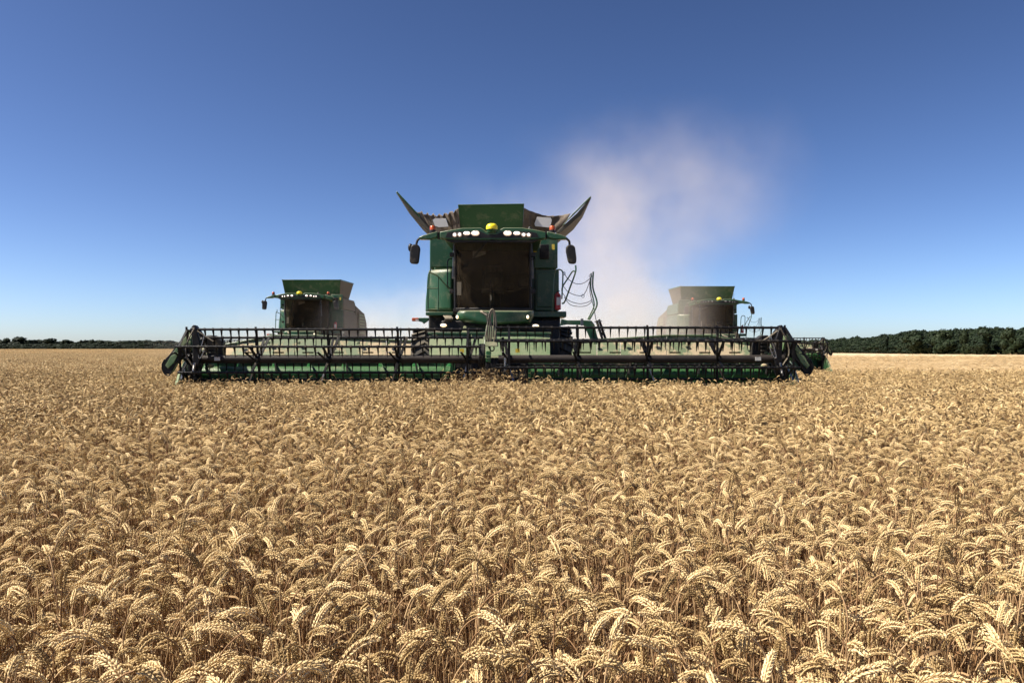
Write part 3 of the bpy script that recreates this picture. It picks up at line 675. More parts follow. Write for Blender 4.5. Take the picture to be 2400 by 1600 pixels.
            # brackets in front of the auger
            if 0 < i < 4 or True:
                p = HX(sp_+(40 if s < 0 else -40), 862, 14.9)
                MB().bar((p[0], p[1], p[2]+.12), (p[0]-.05*s, p[1]-.05, p[2]-.12), .03, .06).build('crop_bracket', M['black_plastic'], root)
    # end structures
    for s in (-1, 1):
        mir = (lambda x: x) if s < 0 else (lambda x: 2285-x)
        def XY(lst, D): return [(lambda p: (p[0], p[2]))(HX(mir(x), y, D)) for x, y in lst]
        def pr(name, lst, D, th, mat, bev=.01, par=root):
            return MB().prism(XY(lst, D), D-OY, D-OY+th).build(name, mat, par, bevel=bev)
        # sloping end shield: dark frame with a green strip
        sh = pr('end_shield', [(452, 761), (458, 763), (470, 779), (452, 786), (438, 815), (432, 832), (412, 853), (404, 868), (396, 876), (386, 877), (381, 866), (378, 852), (386, 842), (398, 829), (416, 805), (438, 779)], 14.55, .12, M['black'], .012)
        pr('shield_insert', [(420, 824), (408, 849), (393, 864), (387, 856), (400, 834)], 14.53, .03, M['green_dusty_and_lit'], .008, sh)
        pr('shield_insert', [(446, 776), (420, 806), (404, 827), (411, 830), (427, 814), (444, 796)], 14.53, .03, M['green_dusty_and_lit'], .008, sh)
        T3 = [HX(mir(x), y, 14.5) for x, y in ((386, 842), (380, 855), (383, 872), (395, 880), (402, 870))]
        MB().tube(catmull(T3, 5), .012, 6).build('cable_guard', M['black'], root)
        # upright end plate with drive case
        pr('end_plate', [(437, 775), (462, 772), (476, 782), (480, 800), (470, 820), (482, 838), (470, 870), (462, 893), (436, 896), (434, 840)], 14.75, .05, M['black'], .012)
        pr('reel_arm', [(446, 768), (458, 766), (468, 800), (470, 840), (460, 870), (448, 868), (452, 840), (450, 800)], 14.3, .08, M['black'], .015)
        dc = HX(mir(452), 802, 14.6); MB().tube([(dc[0]-.03, dc[1], dc[2]), (dc[0]+.03, dc[1], dc[2])], .18, 20).build('drive_sprocket', M['green_dusty_and_lit'], root)
        c1 = HX(mir(442), 850, 14.62); MB().ell((c1[0], c1[1], c1[2]), (.05, .04, .16), 14, 8).build('inspection_cover', M['green_dusty_and_lit'], root)
        pr('drive_case', [(484, 785), (500, 786), (520, 800), (522, 838), (488, 842), (478, 820)], 14.95, .2, M['black_plastic'], .02)
        for kk in range(5): 
            p0 = HX(mir(496), 794+kk*9, 14.9); MB().box((p0[0]-.05, p0[1]-.05, p0[2]-.02), (p0[0]+.05, p0[1]+.02, p0[2]+.02)).build('cooling_fin', M['black_plastic'], root)
        a = HX(mir(489), 829, 14.88); MB().ell((a[0], a[1], a[2]), (.05, .02, .06), 12, 6).build('oil_glass', M['green_chaff'], root)
        a = HX(mir(494), 857, 14.75); MB().ell((a[0], a[1], a[2]), (.07, .03, .045), 12, 6).build('bearing_cap', M['green_chaff'], root)
        for pts, mt in ((((479, 786), (474, 805), (466, 835), (472, 836), (482, 812)), 'steel'), (((462, 775), (484, 790), (500, 800)), 'hose'), (((455, 770), (440, 800), (436, 830), (450, 855)), 'hose'), (((450, 880), (455, 862), (458, 850)), 'steel')):
            MB().tube(catmull([HX(mir(x), y, 14.22) for x, y in pts], 5), .014, 6).build('hydraulic_hose' if mt == 'hose' else 'lift_rod', M[mt], root)
        MB().tube([HX(mir(452), 875, 14.2), HX(mir(456), 850, 14.3)], .02, 8).build('lift_rod', M['steel'], root)
        ex_ = HX(mir(443), 850, 15.0)[0]; MB().box((ex_-.03, 14.95-OY, .25), (ex_+.03, 15.8-OY, 1.12)).build('end_sheet', M['black'], root, bevel=.01)
        # crop divider: a long cone that points forward into the crop
        def sec(D, xa__, xb__, zb, zt):
            pa = HX(mir(xa__), 812, D)[0]; pb = HX(mir(xb__), 812, D)[0]; o = []
            for t in np.linspace(0, math.pi, 9): o.append((pa+(pb-pa)*(.5-.5*math.cos(t)), D-OY, zb+(zt-zb)*math.sin(t)**.6))
            return o + [(pb, D-OY, zb-.02), (pa, D-OY, zb-.02)]
        MB().loft([sec(12.9, 396, 401, .22, .28), sec(13.3, 395, 410, .20, .45), sec(13.7, 398, 420, .2, .64), sec(14.1, 402, 430, .2, .86), sec(14.5, 408, 437, .2, 1.06), sec(14.9, 416, 441, .2, 1.2), sec(15.3, 422, 444, .2, 1.26), sec(15.8, 430, 446, .2, 1.2)]).build('crop_divider', M['green_dusty_and_lit'] if s < 0 else g, root, smooth=50)  # left cone paler, right darker: sunlight on the left put into its colour
        pr('divider_strip', [(440, 846), (446, 850), (448, 893), (441, 893)], 14.5, .04, M['black'], .01)
    # centre reel drive, hoses
    a = HX(1123, 810, 14.35); c = HX(1136, 855, 14.35)
    MB().tube([(HX(1123, 0, 14.5)[0], HX(0, 0, 14.5)[1], HX(0, 833, 14.5)[2]), (HX(1137, 0, 14.5)[0], HX(0, 0, 14.5)[1], HX(0, 833, 14.5)[2])], .23, 24).build('reel_drive', M['black_plastic'], root, bevel=.01)
    a = HX(1139, 822, 14.2); c = HX(1150, 848, 14.2); MB().box((a[0], a[1], c[2]), (c[0], a[1]+.2, a[2])).build('drive_cover', M['green_auger'], root, bevel=.012)
    for k in range(2):
        a = HX(1138, 832+k*7, 14.18); c = HX(1151, 834+k*7, 14.18); MB().box((a[0], a[1], c[2]), (c[0], a[1]+.05, a[2])).build('cover_band', g, root, bevel=.004)
    a = HX(1139, 849, 14.25); c = HX(1149, 862, 14.25); MB().box((a[0], a[1], c[2]), (c[0], a[1]+.15, a[2])).build('drive_foot', M['black'], root, bevel=.01)
    a = HX(1134, 770, 14.9); c = HX(1166, 815, 14.9)
    MB().loft([[HX(1132, 812, 14.6), HX(1168, 812, 14.6), HX(1160, 765, 15.0), HX(1140, 760, 15.0)], [(p[0], p[1]+.15, p[2]) for p in (HX(1132, 812, 14.6), HX(1168, 812, 14.6), HX(1160, 765, 15.0), HX(1140, 760, 15.0))]]).build('centre_arm', g, root, bevel=.02)
    for pts, r_ in ((((1146, 815), (1142, 780), (1146, 740), (1153, 725), (1160, 735), (1163, 770), (1158, 800)), .017), (((1150, 830), (1147, 790), (1149, 745), (1154, 729), (1158, 745), (1156, 790)), .015),
                    (((1128, 732), (1140, 742), (1143, 760), (1138, 790), (1142, 812)), .014), (((1132, 730), (1146, 740), (1152, 770), (1150, 805)), .014), (((1146, 815), (1152, 822), (1158, 818), (1155, 800)), .012)):
        MB().tube(catmull([HX(x, y, 14.7) for x, y in pts], 6), r_, 8).build('hydraulic_hose', M['hose'], root)
    T('lift_strap', [(990, 1305, 16.5), (1030, 1330, 16.3), (1065, 1345, 16.0)], .03, M['hose'])
    for x_ in (1102, 1178, 1186):
        p = HX(x_, 800, 14.7); q = HX(x_+2, 850, 14.7); MB().bar(p, q, .05, .08).build('reel_end_arm', M['black'], root, bevel=.01)
    MB().tube([HX(1184, 828, 14.3), HX(1184, 870, 14.3)], .025, 10).build('lift_rod', M['steel'], root)
    return root

H1 = build_harvester('largest and nearest green combine harvester, wide black reel, tank flaps spread like wings', (OX, OY, 0), 'main')
H2 = build_harvester('smaller green combine harvester with lit roof lamps behind the left half of the long reel', (-11.2, 39.8, float(ground_z(-11.2, 39.8))), 'left')
H3 = build_harvester('dust-veiled combine harvester with unlit lamps behind the right half of the long reel', (11.75, 43.0, float(ground_z(11.75, 43.0))), 'right')

# ------------------------------------------------------------------ wheat
def frame(d, ref):
    a = np.cross(d, ref); a /= (np.linalg.norm(a)+1e-9); return a, np.cross(a, d)
class WB:
    def __init__(s): s.v = []; s.f = []; s.mi = []; s.t = []
    def add(s, vs_, fs, mi, t):
        o = len(s.v); s.v += [tuple(v) for v in vs_]; s.f += [tuple(i+o for i in f) for f in fs]; s.mi += [mi]*len(fs); s.t += [t]*len(vs_)
    def ring_tube(s, pts, rs, n, mi, t, closed=True):
        vs_ = []; prev = np.array([1., 0, 0])
        for i, p in enumerate(pts):
            d = pts[min(i+1, len(pts)-1)] - pts[max(i-1, 0)]; d = d/np.linalg.norm(d)
            a = prev - d*np.dot(prev, d); a /= np.linalg.norm(a)+1e-9; prev = a; b = np.cross(d, a)
            for k in range(n):
                an = 2*math.pi*k/n; vs_.append(p + (a*math.cos(an)+b*math.sin(an))*rs[i])
        fs = [(i*n+k, i*n+(k+1) % n, (i+1)*n+(k+1) % n, (i+1)*n+k) for i in range(len(pts)-1) for k in range(n)]
        s.add(vs_, fs, mi, t)
    def grain(s, p, d, side, L, w, t, n=5, lod=0):
        d = d/np.linalg.norm(d); a, b = frame(d, side+np.array([.01, .02, .03]))
        vs_ = [p]
        prof = ((.28, .85), (.62, 1.0)) if lod == 0 else ((.45, 1.0),)
        for q, r_ in prof:
            for k in range(n):
                an = 2*math.pi*k/n; vs_.append(p + d*L*q + (a*math.cos(an)*w + b*math.sin(an)*w*.75)*r_)
        vs_.append(p + d*L); e = len(vs_)-1; fs = [(0, 1+(k+1) % n, 1+k) for k in range(n)]
        for m_ in range(len(prof)-1):
            fs += [(1+m_*n+k, 1+m_*n+(k+1) % n, 1+(m_+1)*n+(k+1) % n, 1+(m_+1)*n+k) for k in range(n)]
        o = 1+(len(prof)-1)*n; fs += [(o+k, o+(k+1) % n, e) for k in range(n)]
        s.add(vs_, fs, 0, t)
    def plant(s, base, rg, lod, ang=None, height=None, tint=None, stem_from=0.0):
        h = height if height is not None else rg.normal(.69, .055)
        ang = rg.uniform(0, 2*math.pi) if ang is None else ang
        t = float(np.clip(rg.normal(.5, .29), 0, 1)) if tint is None else tint
        hd = np.array([math.cos(ang), math.sin(ang), 0.]); up = np.array([0, 0, 1.])
        lean = rg.normal(0, .05); l2 = rg.normal(0, .05)
        ear_l = rg.uniform(.056, .088); bend = R(float(np.clip(rg.normal(118, 42), 12, 185)))
        neck = rg.uniform(.06, .13); nn = {0: 6, 1: 4, 2: 2}[lod]; ne = {0: 10, 1: 6, 2: 3}[lod]
        p = np.array([base[0], base[1], 0.]); pts = [p+up*stem_from]
        top = p + up*h + hd*lean*h + np.array([l2, -l2, 0])*h*.5; pts.append(p*.5+top*.5 + np.array([rg.normal(0, .008), rg.normal(0, .008), 0]))
        cur = top.copy(); pts.append(cur.copy()); th = lean
        nb = .38*bend
        for k in range(nn):
            th = lean + nb*(k+1)/nn; cur = cur + (up*math.cos(th)+hd*math.sin(th))*neck/nn; pts.append(cur.copy())
        w0 = .0017 if lod == 0 else (.0021 if lod == 1 else .0035)
        s.ring_tube(pts, [w0*1.25]+[w0]*(len(pts)-1), 4 if lod == 0 else 3, 1, t)
        # ear
        sp = [cur.copy()]; dirs = []
        for k in range(ne):
            th = lean + nb + (bend-nb)*(k+.5)/ne; d = up*math.cos(th)+hd*math.sin(th); dirs.append(d); cur = cur + d*ear_l/ne; sp.append(cur.copy())
        dirs.append(dirs[-1]); lat = np.cross(hd, up); tw = rg.uniform(0, math.pi)
        if lod == 2:
            rr = [.003, .0070, .0068, .002]; s.ring_tube(sp, [q*1.15 for q in rr], 4, 0, t); return
        if lod == 1:
            s.ring_tube(sp, [.0035]*len(sp), 3, 0, t)
        for k in range(ne):
            d = dirs[k]; nrm = np.cross(d, lat); a = lat*math.cos(tw)+nrm*math.sin(tw); b = np.cross(d, a)
            f = 1.0 - .35*max(0, (k-ne*.55)/(ne*.45)) - (.2 if k == 0 else 0)
            if lod == 0:
                for sd_ in (-1, 1):
                    pp = sp[k] + d*ear_l/ne*(.5 if sd_ > 0 else 0)
                    for j in (-1, 1):
                        q_ = rg.normal(0, .10, 3)
                        dd = d*1.0 + a*(sd_*.40+q_[0]) + b*(j*.26+q_[1])
                        s.grain(pp + a*sd_*.0022 + b*j*.0026, dd, a, (.0135+.002*q_[2]*5)*f, .0024*f, float(np.clip(t+rg.normal(0, .14), 0, 1)), 5, 0)
                        if rg.random() < .5:
                            tipp = pp + dd/np.linalg.norm(dd)*.0145*f; s.grain(tipp, dd*1.0+rg.normal(0, .15, 3), a, rg.uniform(.003, .008), .0004, min(1, t+.2), 3, 1)
                    s.grain(pp + a*sd_*.0040, d*1.0+a*sd_*.60, b, .0110*f, .0021*f, float(np.clip(t-.15, 0, 1)), 4, 1)
            else:
                for sd_ in (-1, 1):
                    pp = sp[k] + d*ear_l/ne*(.5 if sd_ > 0 else 0)
                    s.grain(pp + a*sd_*.0030, d*1.0+a*sd_*.42, b, .018*f, .0046*f, t, 4, 1)
        if lod == 0:
            s.grain(sp[-1]-dirs[-1]*.003, dirs[-1], lat, .013, .0028, t, 4, 1)
    def leaf(s, base, rg, big=1.0):
        ang = rg.uniform(0, 2*math.pi); hd = np.array([math.cos(ang), math.sin(ang), 0]); lat = np.array([-hd[1], hd[0], 0])
        p = np.array([base[0], base[1], rg.uniform(.3, .62)]); th = rg.uniform(.1, .6); vs_ = []; n = 6; L = rg.uniform(.1, .2)*big; cv = rg.uniform(.15, .55); w = rg.uniform(.003, .006)*big
        for k in range(n+1):
            ww = w*math.sin(math.pi*(.12+.86*k/n)); tw = lat*math.cos(k*.4)+np.array([0, 0, 1])*math.sin(k*.4)*.7
            vs_ += [p-tw*ww, p+tw*ww]; p = p + (np.array([0, 0, 1])*math.cos(th)+hd*math.sin(th))*L/n; th += cv
        s.add(vs_, [(2*k, 2*k+1, 2*k+3, 2*k+2) for k in range(n)], 1, rg.uniform(0, 1))
    def mesh(s, name, m0='ear', m1='straw', smooth=True):
        me = bpy.data.meshes.new(name); me.from_pydata(s.v, [], s.f)
        me.materials.append(M[m0]); me.materials.append(M[m1])
        me.polygons.foreach_set('material_index', s.mi)
        if smooth: me.polygons.foreach_set('use_smooth', [True]*len(s.f))
        at = me.attributes.new('tint', 'FLOAT', 'POINT'); at.data.foreach_set('value', np.array(s.t, dtype=np.float32))
        me.update(); return me

proto = bpy.data.collections.new('wheat_sources')   # never linked to the scene
def src(coll, name, me):
    o = bpy.data.objects.new(name, me); coll.objects.link(o); return o
def scatter(name, coll, pts, rots, scales, idx, mat_label=None, parent=None, kind='stuff'):
    """one object whose geometry is instances of the meshes in coll, at pts"""
    me = bpy.data.meshes.new(name); me.from_pydata([tuple(p) for p in pts], [], [])
    for nm, arr, ty in (('rot', rots, 'FLOAT_VECTOR'), ('scl', scales, 'FLOAT_VECTOR')):
        a = me.attributes.new(nm, ty, 'POINT'); a.data.foreach_set('vector', np.asarray(arr, np.float32).ravel())
    a = me.attributes.new('pick', 'INT', 'POINT'); a.data.foreach_set('value', np.asarray(idx, np.int32))
    o = bpy.data.objects.new(name, me); C.objects.link(o)
    ng = bpy.data.node_groups.new(name, 'GeometryNodeTree')
    ng.interface.new_socket('Geometry', in_out='INPUT', socket_type='NodeSocketGeometry'); ng.interface.new_socket('Geometry', in_out='OUTPUT', socket_type='NodeSocketGeometry')
    N = ng.nodes; Lk = ng.links; gi = N.new('NodeGroupInput'); go = N.new('NodeGroupOutput')
    ci = N.new('GeometryNodeCollectionInfo'); ci.inputs['Collection'].default_value = coll; ci.inputs['Separate Children'].default_value = True; ci.inputs['Reset Children'].default_value = True
    ip = N.new('GeometryNodeInstanceOnPoints'); ip.inputs['Pick Instance'].default_value = True
    def na_(nm, ty):
        n = N.new('GeometryNodeInputNamedAttribute'); n.data_type = ty; n.inputs['Name'].default_value = nm; return n.outputs['Attribute']
    e2r = N.new('FunctionNodeEulerToRotation'); Lk.new(na_('rot', 'FLOAT_VECTOR'), e2r.inputs[0])
    Lk.new(gi.outputs[0], ip.inputs['Points']); Lk.new(ci.outputs[0], ip.inputs['Instance'])
    Lk.new(na_('pick', 'INT'), ip.inputs['Instance Index']); Lk.new(e2r.outputs[0], ip.inputs['Rotation']); Lk.new(na_('scl', 'FLOAT_VECTOR'), ip.inputs['Scale'])
    Lk.new(ip.outputs[0], go.inputs[0])
    md = o.modifiers.new('scatter', 'NODES'); md.node_group = ng
    if kind: o['kind'] = kind
    if parent: o.parent = parent
    return o

def lowfreq(x, y):
    return (.5*np.sin(x*1.3+y*.7)+.5*np.sin(x*.5-y*1.1+2)+.4*np.sin(x*2.9+1.2*y+1)+.4*np.sin(-x*2.1+2.7*y))/1.8
def standing(x, y):
    """where wheat still stands"""
    x = np.asarray(x); y = np.asarray(y); wob = .12*np.sin(x*3.1)+.1*np.sin(x*7.7+1)
    ok = np.ones_like(x, bool)
    ok &= ~((np.abs(x+.53) < 6.33) & (y > 14.35+wob))
    ok &= ~((x > 5.79) & (y > 20.6+wob*2))
    ok &= ~((np.abs(x+11.2) < 4.9) & (y > 35.2))
    ok &= ~((x > -7.0) & (y > 14.6) & (x < 5.8))
    ok &= ~((x > -6.4) & (y > 30))
    return ok & (y < 450)

wheat = thing('wheat_crop', 'ripe golden wheat crop with nodding ears filling the foreground', 'wheat')
# plants for the nearest ground
VA = 24; ca = bpy.data.collections.new('plant_sources')
near_meshes = []
rgp = np.random.default_rng(11)
for i in range(VA):
    w = WB(); w.plant((0, 0), rgp, 0, ang=0.0)
    if i % 2 == 0: w.leaf((0, 0), rgp)
    if i % 4 == 1:      # a broken straw leaning across
        a_ = rgp.uniform(0, 6.28); L_ = rgp.uniform(.18, .4); z_ = rgp.uniform(.38, .62); sl_ = rgp.uniform(.2, 1.1)
        q0 = np.array([rgp.uniform(-.03, .03), rgp.uniform(-.03, .03), z_]); q1 = q0+np.array([math.cos(a_)*math.cos(sl_), math.sin(a_)*math.cos(sl_), math.sin(sl_)])*L_*.7
        w.ring_tube([q0, q1], [.0017, .0014], 4, 1, rgp.uniform(.5, 1))
    if i % 5 == 0: w.leaf((0, 0), rgp, 1.5)
    me = w.mesh('wheat_plant'); near_meshes.append(me); src(ca, 'p%02d' % i, me)
def pts_in(y0, y1, dens, margin=1.0):
    wmax = .70*y1+margin; n = int(dens*(y1-y0)*2*wmax); x = rng.uniform(-wmax, wmax, n); y = rng.uniform(y0, y1, n)
    k = (np.abs(x) < .70*y+margin); return x[k], y[k]
x, y = pts_in(.85, 6.2, 410, 1.2)
n = len(x); nod = np.where(rng.random(n) < .5, rng.normal(0, .7, n)+np.where(rng.random(n) < .5, 0, math.pi), rng.uniform(0, 2*math.pi, n))
sc_ = 1 + rng.normal(-.02, .075, n) + .04*lowfreq(x, y); P3 = np.stack([x, y, ground_z(x, y)], 1)
rot = np.stack([rng.normal(0, .05, n), rng.normal(0, .05, n), nod], 1); scl = np.stack([sc_, sc_, sc_], 1)
pick = rng.integers(0, VA, n)
# the 300 that show largest are objects of their own
top_y = HOR + (CAMZ-.78)/y*F
vis = (top_y < 1600) & (np.abs(x)/y*F < 1190)
order = np.argsort(np.where(vis, y - .5*sc_*0, 1e9))[:300]
for i in order:
    o = bpy.data.objects.new('wheat_stalk', near_meshes[pick[i]]); C.objects.link(o); o.parent = wheat
    o.location = P3[i]; o.rotation_euler = rot[i]; o.scale = scl[i]
keep = np.ones(n, bool); keep[order] = False
AP, AR, AS, AI = P3[keep], rot[keep], scl[keep], pick[keep]
# clumps of medium detail
cb = bpy.data.collections.new('clump_sources'); VB = 12
src_all = bpy.data.collections.new('all_wheat_sources')
for i in range(VA): src(src_all, 'a%02d' % i, near_meshes[i])
for i in range(VB):
    w = WB()
    for k in range(84):
        w.plant((rgp.uniform(-.2, .2), rgp.uniform(-.2, .2)), rgp, 1)
        if k % 4 == 0: w.leaf((rgp.uniform(-.2, .2), rgp.uniform(-.2, .2)), rgp)
    src(src_all, 'b%02d' % i, w.mesh('wheat_clump'))
VC = 6
for i in range(VC):
    w = WB()
    for k in range(260): w.plant((rgp.uniform(-.5, .5), rgp.uniform(-.5, .5)), rgp, 2, height=rgp.normal(.70, .04))
    src(src_all, 'c%02d' % i, w.mesh('wheat_patch'))
VD = 4
for i in range(VD):
    w = WB()
    for k in range(1300): w.plant((rgp.uniform(-2, 2), rgp.uniform(-2, 2)), rgp, 2, height=rgp.normal(.69, .05), stem_from=.35)
    src(src_all, 'd%02d' % i, w.mesh('wheat_strip'))
def gridpts(y0, y1, step, margin, jit=.25, xlim=1e9):
    out_ = []
    yy = y0
    while yy < y1:
        wmax = min(.72*yy+margin, xlim); xx = np.arange(-wmax, wmax, step); out_.append(np.stack([xx+rng.uniform(-jit, jit, len(xx))*step, np.full(len(xx), yy)+rng.uniform(-jit, jit, len(xx))*step], 1)); yy += step
    return np.concatenate(out_)
PP, RR, SS, II = [AP], [AR], [AS], [AI]
def addzone(q, off, nv, hs_=.03, tilt=.03):
    k = standing(q[:, 0], q[:, 1]); q = q[k]; n = len(q); z = ground_z(q[:, 0], q[:, 1])
    PP.append(np.stack([q[:, 0], q[:, 1], z], 1)); RR.append(np.stack([rng.normal(0, tilt, n), rng.normal(0, tilt, n), rng.integers(0, 4, n)*math.pi/2+rng.normal(0, .2, n)], 1))
    s_ = 1 + rng.normal(0, hs_, n) + .04*lowfreq(q[:, 0]*.8, q[:, 1]*.8); SS.append(np.stack([np.ones(n), np.ones(n), s_], 1)); II.append(off+rng.integers(0, nv, n))
addzone(gridpts(6.25, 21.0, .40, 1.5), VA, VB)
qc = gridpts(20.8, 82, 1.0, 6); qc = qc[(qc[:, 0] < -6)]; addzone(qc, VA+VB, VC, .03, .01)
qd = gridpts(82, 450, 3.9, 25, .1); qd = qd[qd[:, 0] < -12]; addzone(qd, VA+VB+VC, VD, .03, .0)
st_ = scatter('standing_wheat', src_all, np.concatenate(PP), np.concatenate(RR), np.concatenate(SS), np.concatenate(II), parent=wheat)

# loose stalks being pulled into the header's centre gap and broken straws
w = WB()
for k in range(420):
    w.plant((rng.normal(-.5, .38), rng.uniform(14.0, 14.9)), rng, 1, height=rng.uniform(.72, 1.02))
me = w.mesh('gathered_wheat')
gw = bpy.data.objects.new('gathered_wheat', me); C.objects.link(gw); gw['kind'] = 'stuff'; gw.parent = wheat

# stubble and straw swaths on the cut part
cs = bpy.data.collections.new('stubble_sources'); VS = 6
for i in range(VS):
    w = WB()
    for row in np.arange(-1.4, 1.5, .16):
        for k in range(26):
            p = np.array([rgp.uniform(-1.5, 1.5), row+rgp.normal(0, .015), 0.]); hh = rgp.uniform(.10, .2)
            w.ring_tube([p, p+np.array([rgp.normal(0, .02), rgp.normal(0, .02), hh])], [.004, .004], 3, 1, rgp.uniform(.2, 1))
    for k in range(160):
        p = np.array([rgp.uniform(-1.5, 1.5), rgp.uniform(-1.5, 1.5), rgp.uniform(.03, .2)]); a_ = rgp.uniform(0, 6.28); L_ = rgp.uniform(.1, .35)
        w.ring_tube([p, p+np.array([math.cos(a_)*L_, math.sin(a_)*L_, rgp.normal(0, .03)])], [.004, .004], 3, 1, rgp.uniform(.2, 1))
    src(cs, 's%02d' % i, w.mesh('stubble_patch', 'stub', 'stub', False))
for i in range(3):
    w = WB()
    for k in range(900):
        p = np.array([rgp.uniform(-2, 2), rgp.normal(0, .4), 0]); p[2] = rgp.uniform(.05, .5)*math.exp(-(p[1]/.5)**2)*(1+.5*math.sin(p[0]*3+i)); a_ = rgp.uniform(0, 6.28); L_ = rgp.uniform(.15, .4)
        w.ring_tube([p, p+np.array([math.cos(a_)*L_, math.sin(a_)*L_, rgp.normal(0, .05)])], [.005, .005], 3, 1, rgp.uniform(0, 1))
    src(cs, 't%02d' % i, w.mesh('straw_swath', 'stub', 'stub', False))
q = gridpts(20, 130, 2.9, 8, .1); q = q[(q[:, 0] > -6)]
n = len(q); pk = rng.integers(0, VS, n)
PPs = [np.stack([q[:, 0], q[:, 1], ground_z(q[:, 0], q[:, 1])], 1)]; RRs = [np.stack([np.zeros(n), np.zeros(n), rng.normal(0, .03, n)], 1)]; IIs = [pk]; SSs = [np.ones((n, 3))]
for yy in (26, 36, 49, 66, 92, 124, 165):
    xx = np.arange(2, .75*yy+10, 3.6)+rng.uniform(-.3, .3, len(np.arange(2, .75*yy+10, 3.6))); m_ = len(xx); yv = yy+rng.normal(0, .25, m_)
    PPs.append(np.stack([xx, yv, ground_z(xx, yv)], 1)); RRs.append(np.stack([np.zeros(m_), np.zeros(m_), rng.normal(0, .08, m_)], 1)); IIs.append(VS+rng.integers(0, 3, m_)); sz = 1+.3*rng.random(m_); SSs.append(np.stack([sz*1.05, sz, sz*rng.uniform(.6, 1.3, m_)], 1))
for yy, zs in ((74, 1.5), (98, 2.3), (101, 2.4), (104, 2.0), (140, 2.4), (143, 2.4)):
    xx = np.arange(2, .75*yy+12, 2.9); xx = xx+rng.uniform(-.2, .2, len(xx)); m_ = len(xx)
    PPs.append(np.stack([xx, np.full(m_, float(yy)), ground_z(xx, np.full(m_, float(yy)))], 1)); RRs.append(np.zeros((m_, 3))); IIs.append(rng.integers(0, VS, m_)); SSs.append(np.stack([np.ones(m_), np.ones(m_), zs*rng.uniform(.6, 1.2, m_)], 1))
stub = scatter('stubble', cs, np.concatenate(PPs), np.concatenate(RRs), np.concatenate(SSs), np.concatenate(IIs))

# ------------------------------------------------------------------ trees
def crown_mesh(seed, n=2600, size=.42):
    rg = np.random.default_rng(seed); w = WB()
    nl = rg.integers(9, 14); cen = []; 
    for k in range(nl):
        a_ = rg.uniform(0, 6.28); r_ = rg.uniform(0, 2.9); z_ = rg.uniform(2.2, 8.0); cen.append((r_*math.cos(a_)*(1.1 if z_ < 6 else .7), r_*math.sin(a_), z_, rg.uniform(1.3, 2.5)))
    cen.append((0, 0, 8.3, 1.9)); cen.append((rg.normal(0, 1), 0, 1.6, 2.4)); cen = np.array(cen)
    pk = rg.integers(0, len(cen), n); d = rg.normal(0, 1, (n, 3)); d /= np.linalg.norm(d, axis=1)[:, None]
    rad = rg.uniform(.72, 1.08, n)
    p = cen[pk, :3] + d*(cen[pk, 3]*rad)[:, None]; p[:, 2] = np.maximum(p[:, 2], .2)
    t = np.clip(rg.normal(.5, .22, n) + (pk % 3-1)*.15, 0, 1)
    u = rg.normal(0, 1, (n, 3)) + d*.3; u -= d*np.sum(u*d, 1)[:, None]*.7; u /= np.linalg.norm(u, axis=1)[:, None]
    v_ = np.cross(d, u); v_ /= np.linalg.norm(v_, axis=1)[:, None]; s_ = size*rg.uniform(.6, 1.3, n)[:, None]
    V = np.stack([p-u*s_-v_*s_*.7, p+u*s_*.9-v_*s_*.4, p+u*s_*.6+v_*s_, p-u*s_*.8+v_*s_*.6], 1).reshape(-1, 3)
    me = bpy.data.meshes.new('crown'); me.from_pydata(V.tolist(), [], [(4*i, 4*i+1, 4*i+2, 4*i+3) for i in range(n)])
    me.materials.append(M['leaf']); at = me.attributes.new('tint', 'FLOAT', 'POINT'); at.data.foreach_set('value', np.repeat(t, 4).astype(np.float32)); return me
def trunk_mesh(seed):
    rg = np.random.default_rng(seed); b = MB(); b.tube([(0, 0, -.3), (.05, 0, 1.5), (0, .1, 4)], [.32, .25, .14], 8)
    for k in range(4):
        a_ = rg.uniform(0, 6.28); b.tube([(0, 0, 2+k*.5), (math.cos(a_)*1.4, math.sin(a_)*1.4, 4.2+k*.6)], [.11, .04], 6)
    o = b.build('trunk', M['bark']); me = o.data; bpy.data.objects.remove(o); return me
NT = 6; crowns = [crown_mesh(50+i) for i in range(NT)]; trunks = [trunk_mesh(80+i) for i in range(3)]
ct = bpy.data.collections.new('tree_sources')
for i in range(NT): src(ct, 'k%02d' % i, crowns[i])
def tree(px, D, h, wd, label, seed, group=None):
    X = (px-1200)/F*D; o = thing('tree', label, 'tree', (X, D, float(ground_z(X, D))), group)
    o.rotation_euler = (0, 0, seed*1.7); o.scale = (wd/7.5, wd/7.5, h/10.0)
    c_ = bpy.data.objects.new('crown', crowns[seed % NT]); C.objects.link(c_); c_.parent = o
    t_ = bpy.data.objects.new('trunk', trunks[seed % 3]); C.objects.link(t_); t_.parent = o
    return o
def hgt(py, px, D):
    X = (px-1200)/F*D; return CAMZ+(HOR-py)/F*D - float(ground_z(X, D))
# left: crowns whose outline stands above the hedge line
for px, py, wpx, lab, sd_ in ((15, 792, 22, 'small bare-topped tree, first from the left edge on the far tree line', 1), (44, 789, 44, 'broad dome-shaped tree, tallest of the far left tree line', 2),
        (70, 797, 24, 'low round tree just right of the tallest far left tree', 3), (121, 793, 40, 'rounded dark tree, second hump of the far left tree line', 4),
        (155, 796, 30, 'flat-topped tree between the second and third humps of the far left tree line', 5), (190, 797, 12, 'thin small treetop poking above the far left hedge', 0),
        (217, 795, 10, 'narrow pointed treetop near the middle of the far left tree line', 1), (235, 797, 22, 'small domed tree beside the narrow pointed treetop on the left', 2),
        (302, 798, 60, 'long low tree in the right part of the far left tree line', 3), (398, 798, 40, 'low tree on the far left skyline just before the end shield of the reel', 4)):
    D = 560; tree(px, D, hgt(py, px, D)*1.0, wpx/F*D*1.1, lab, sd_)
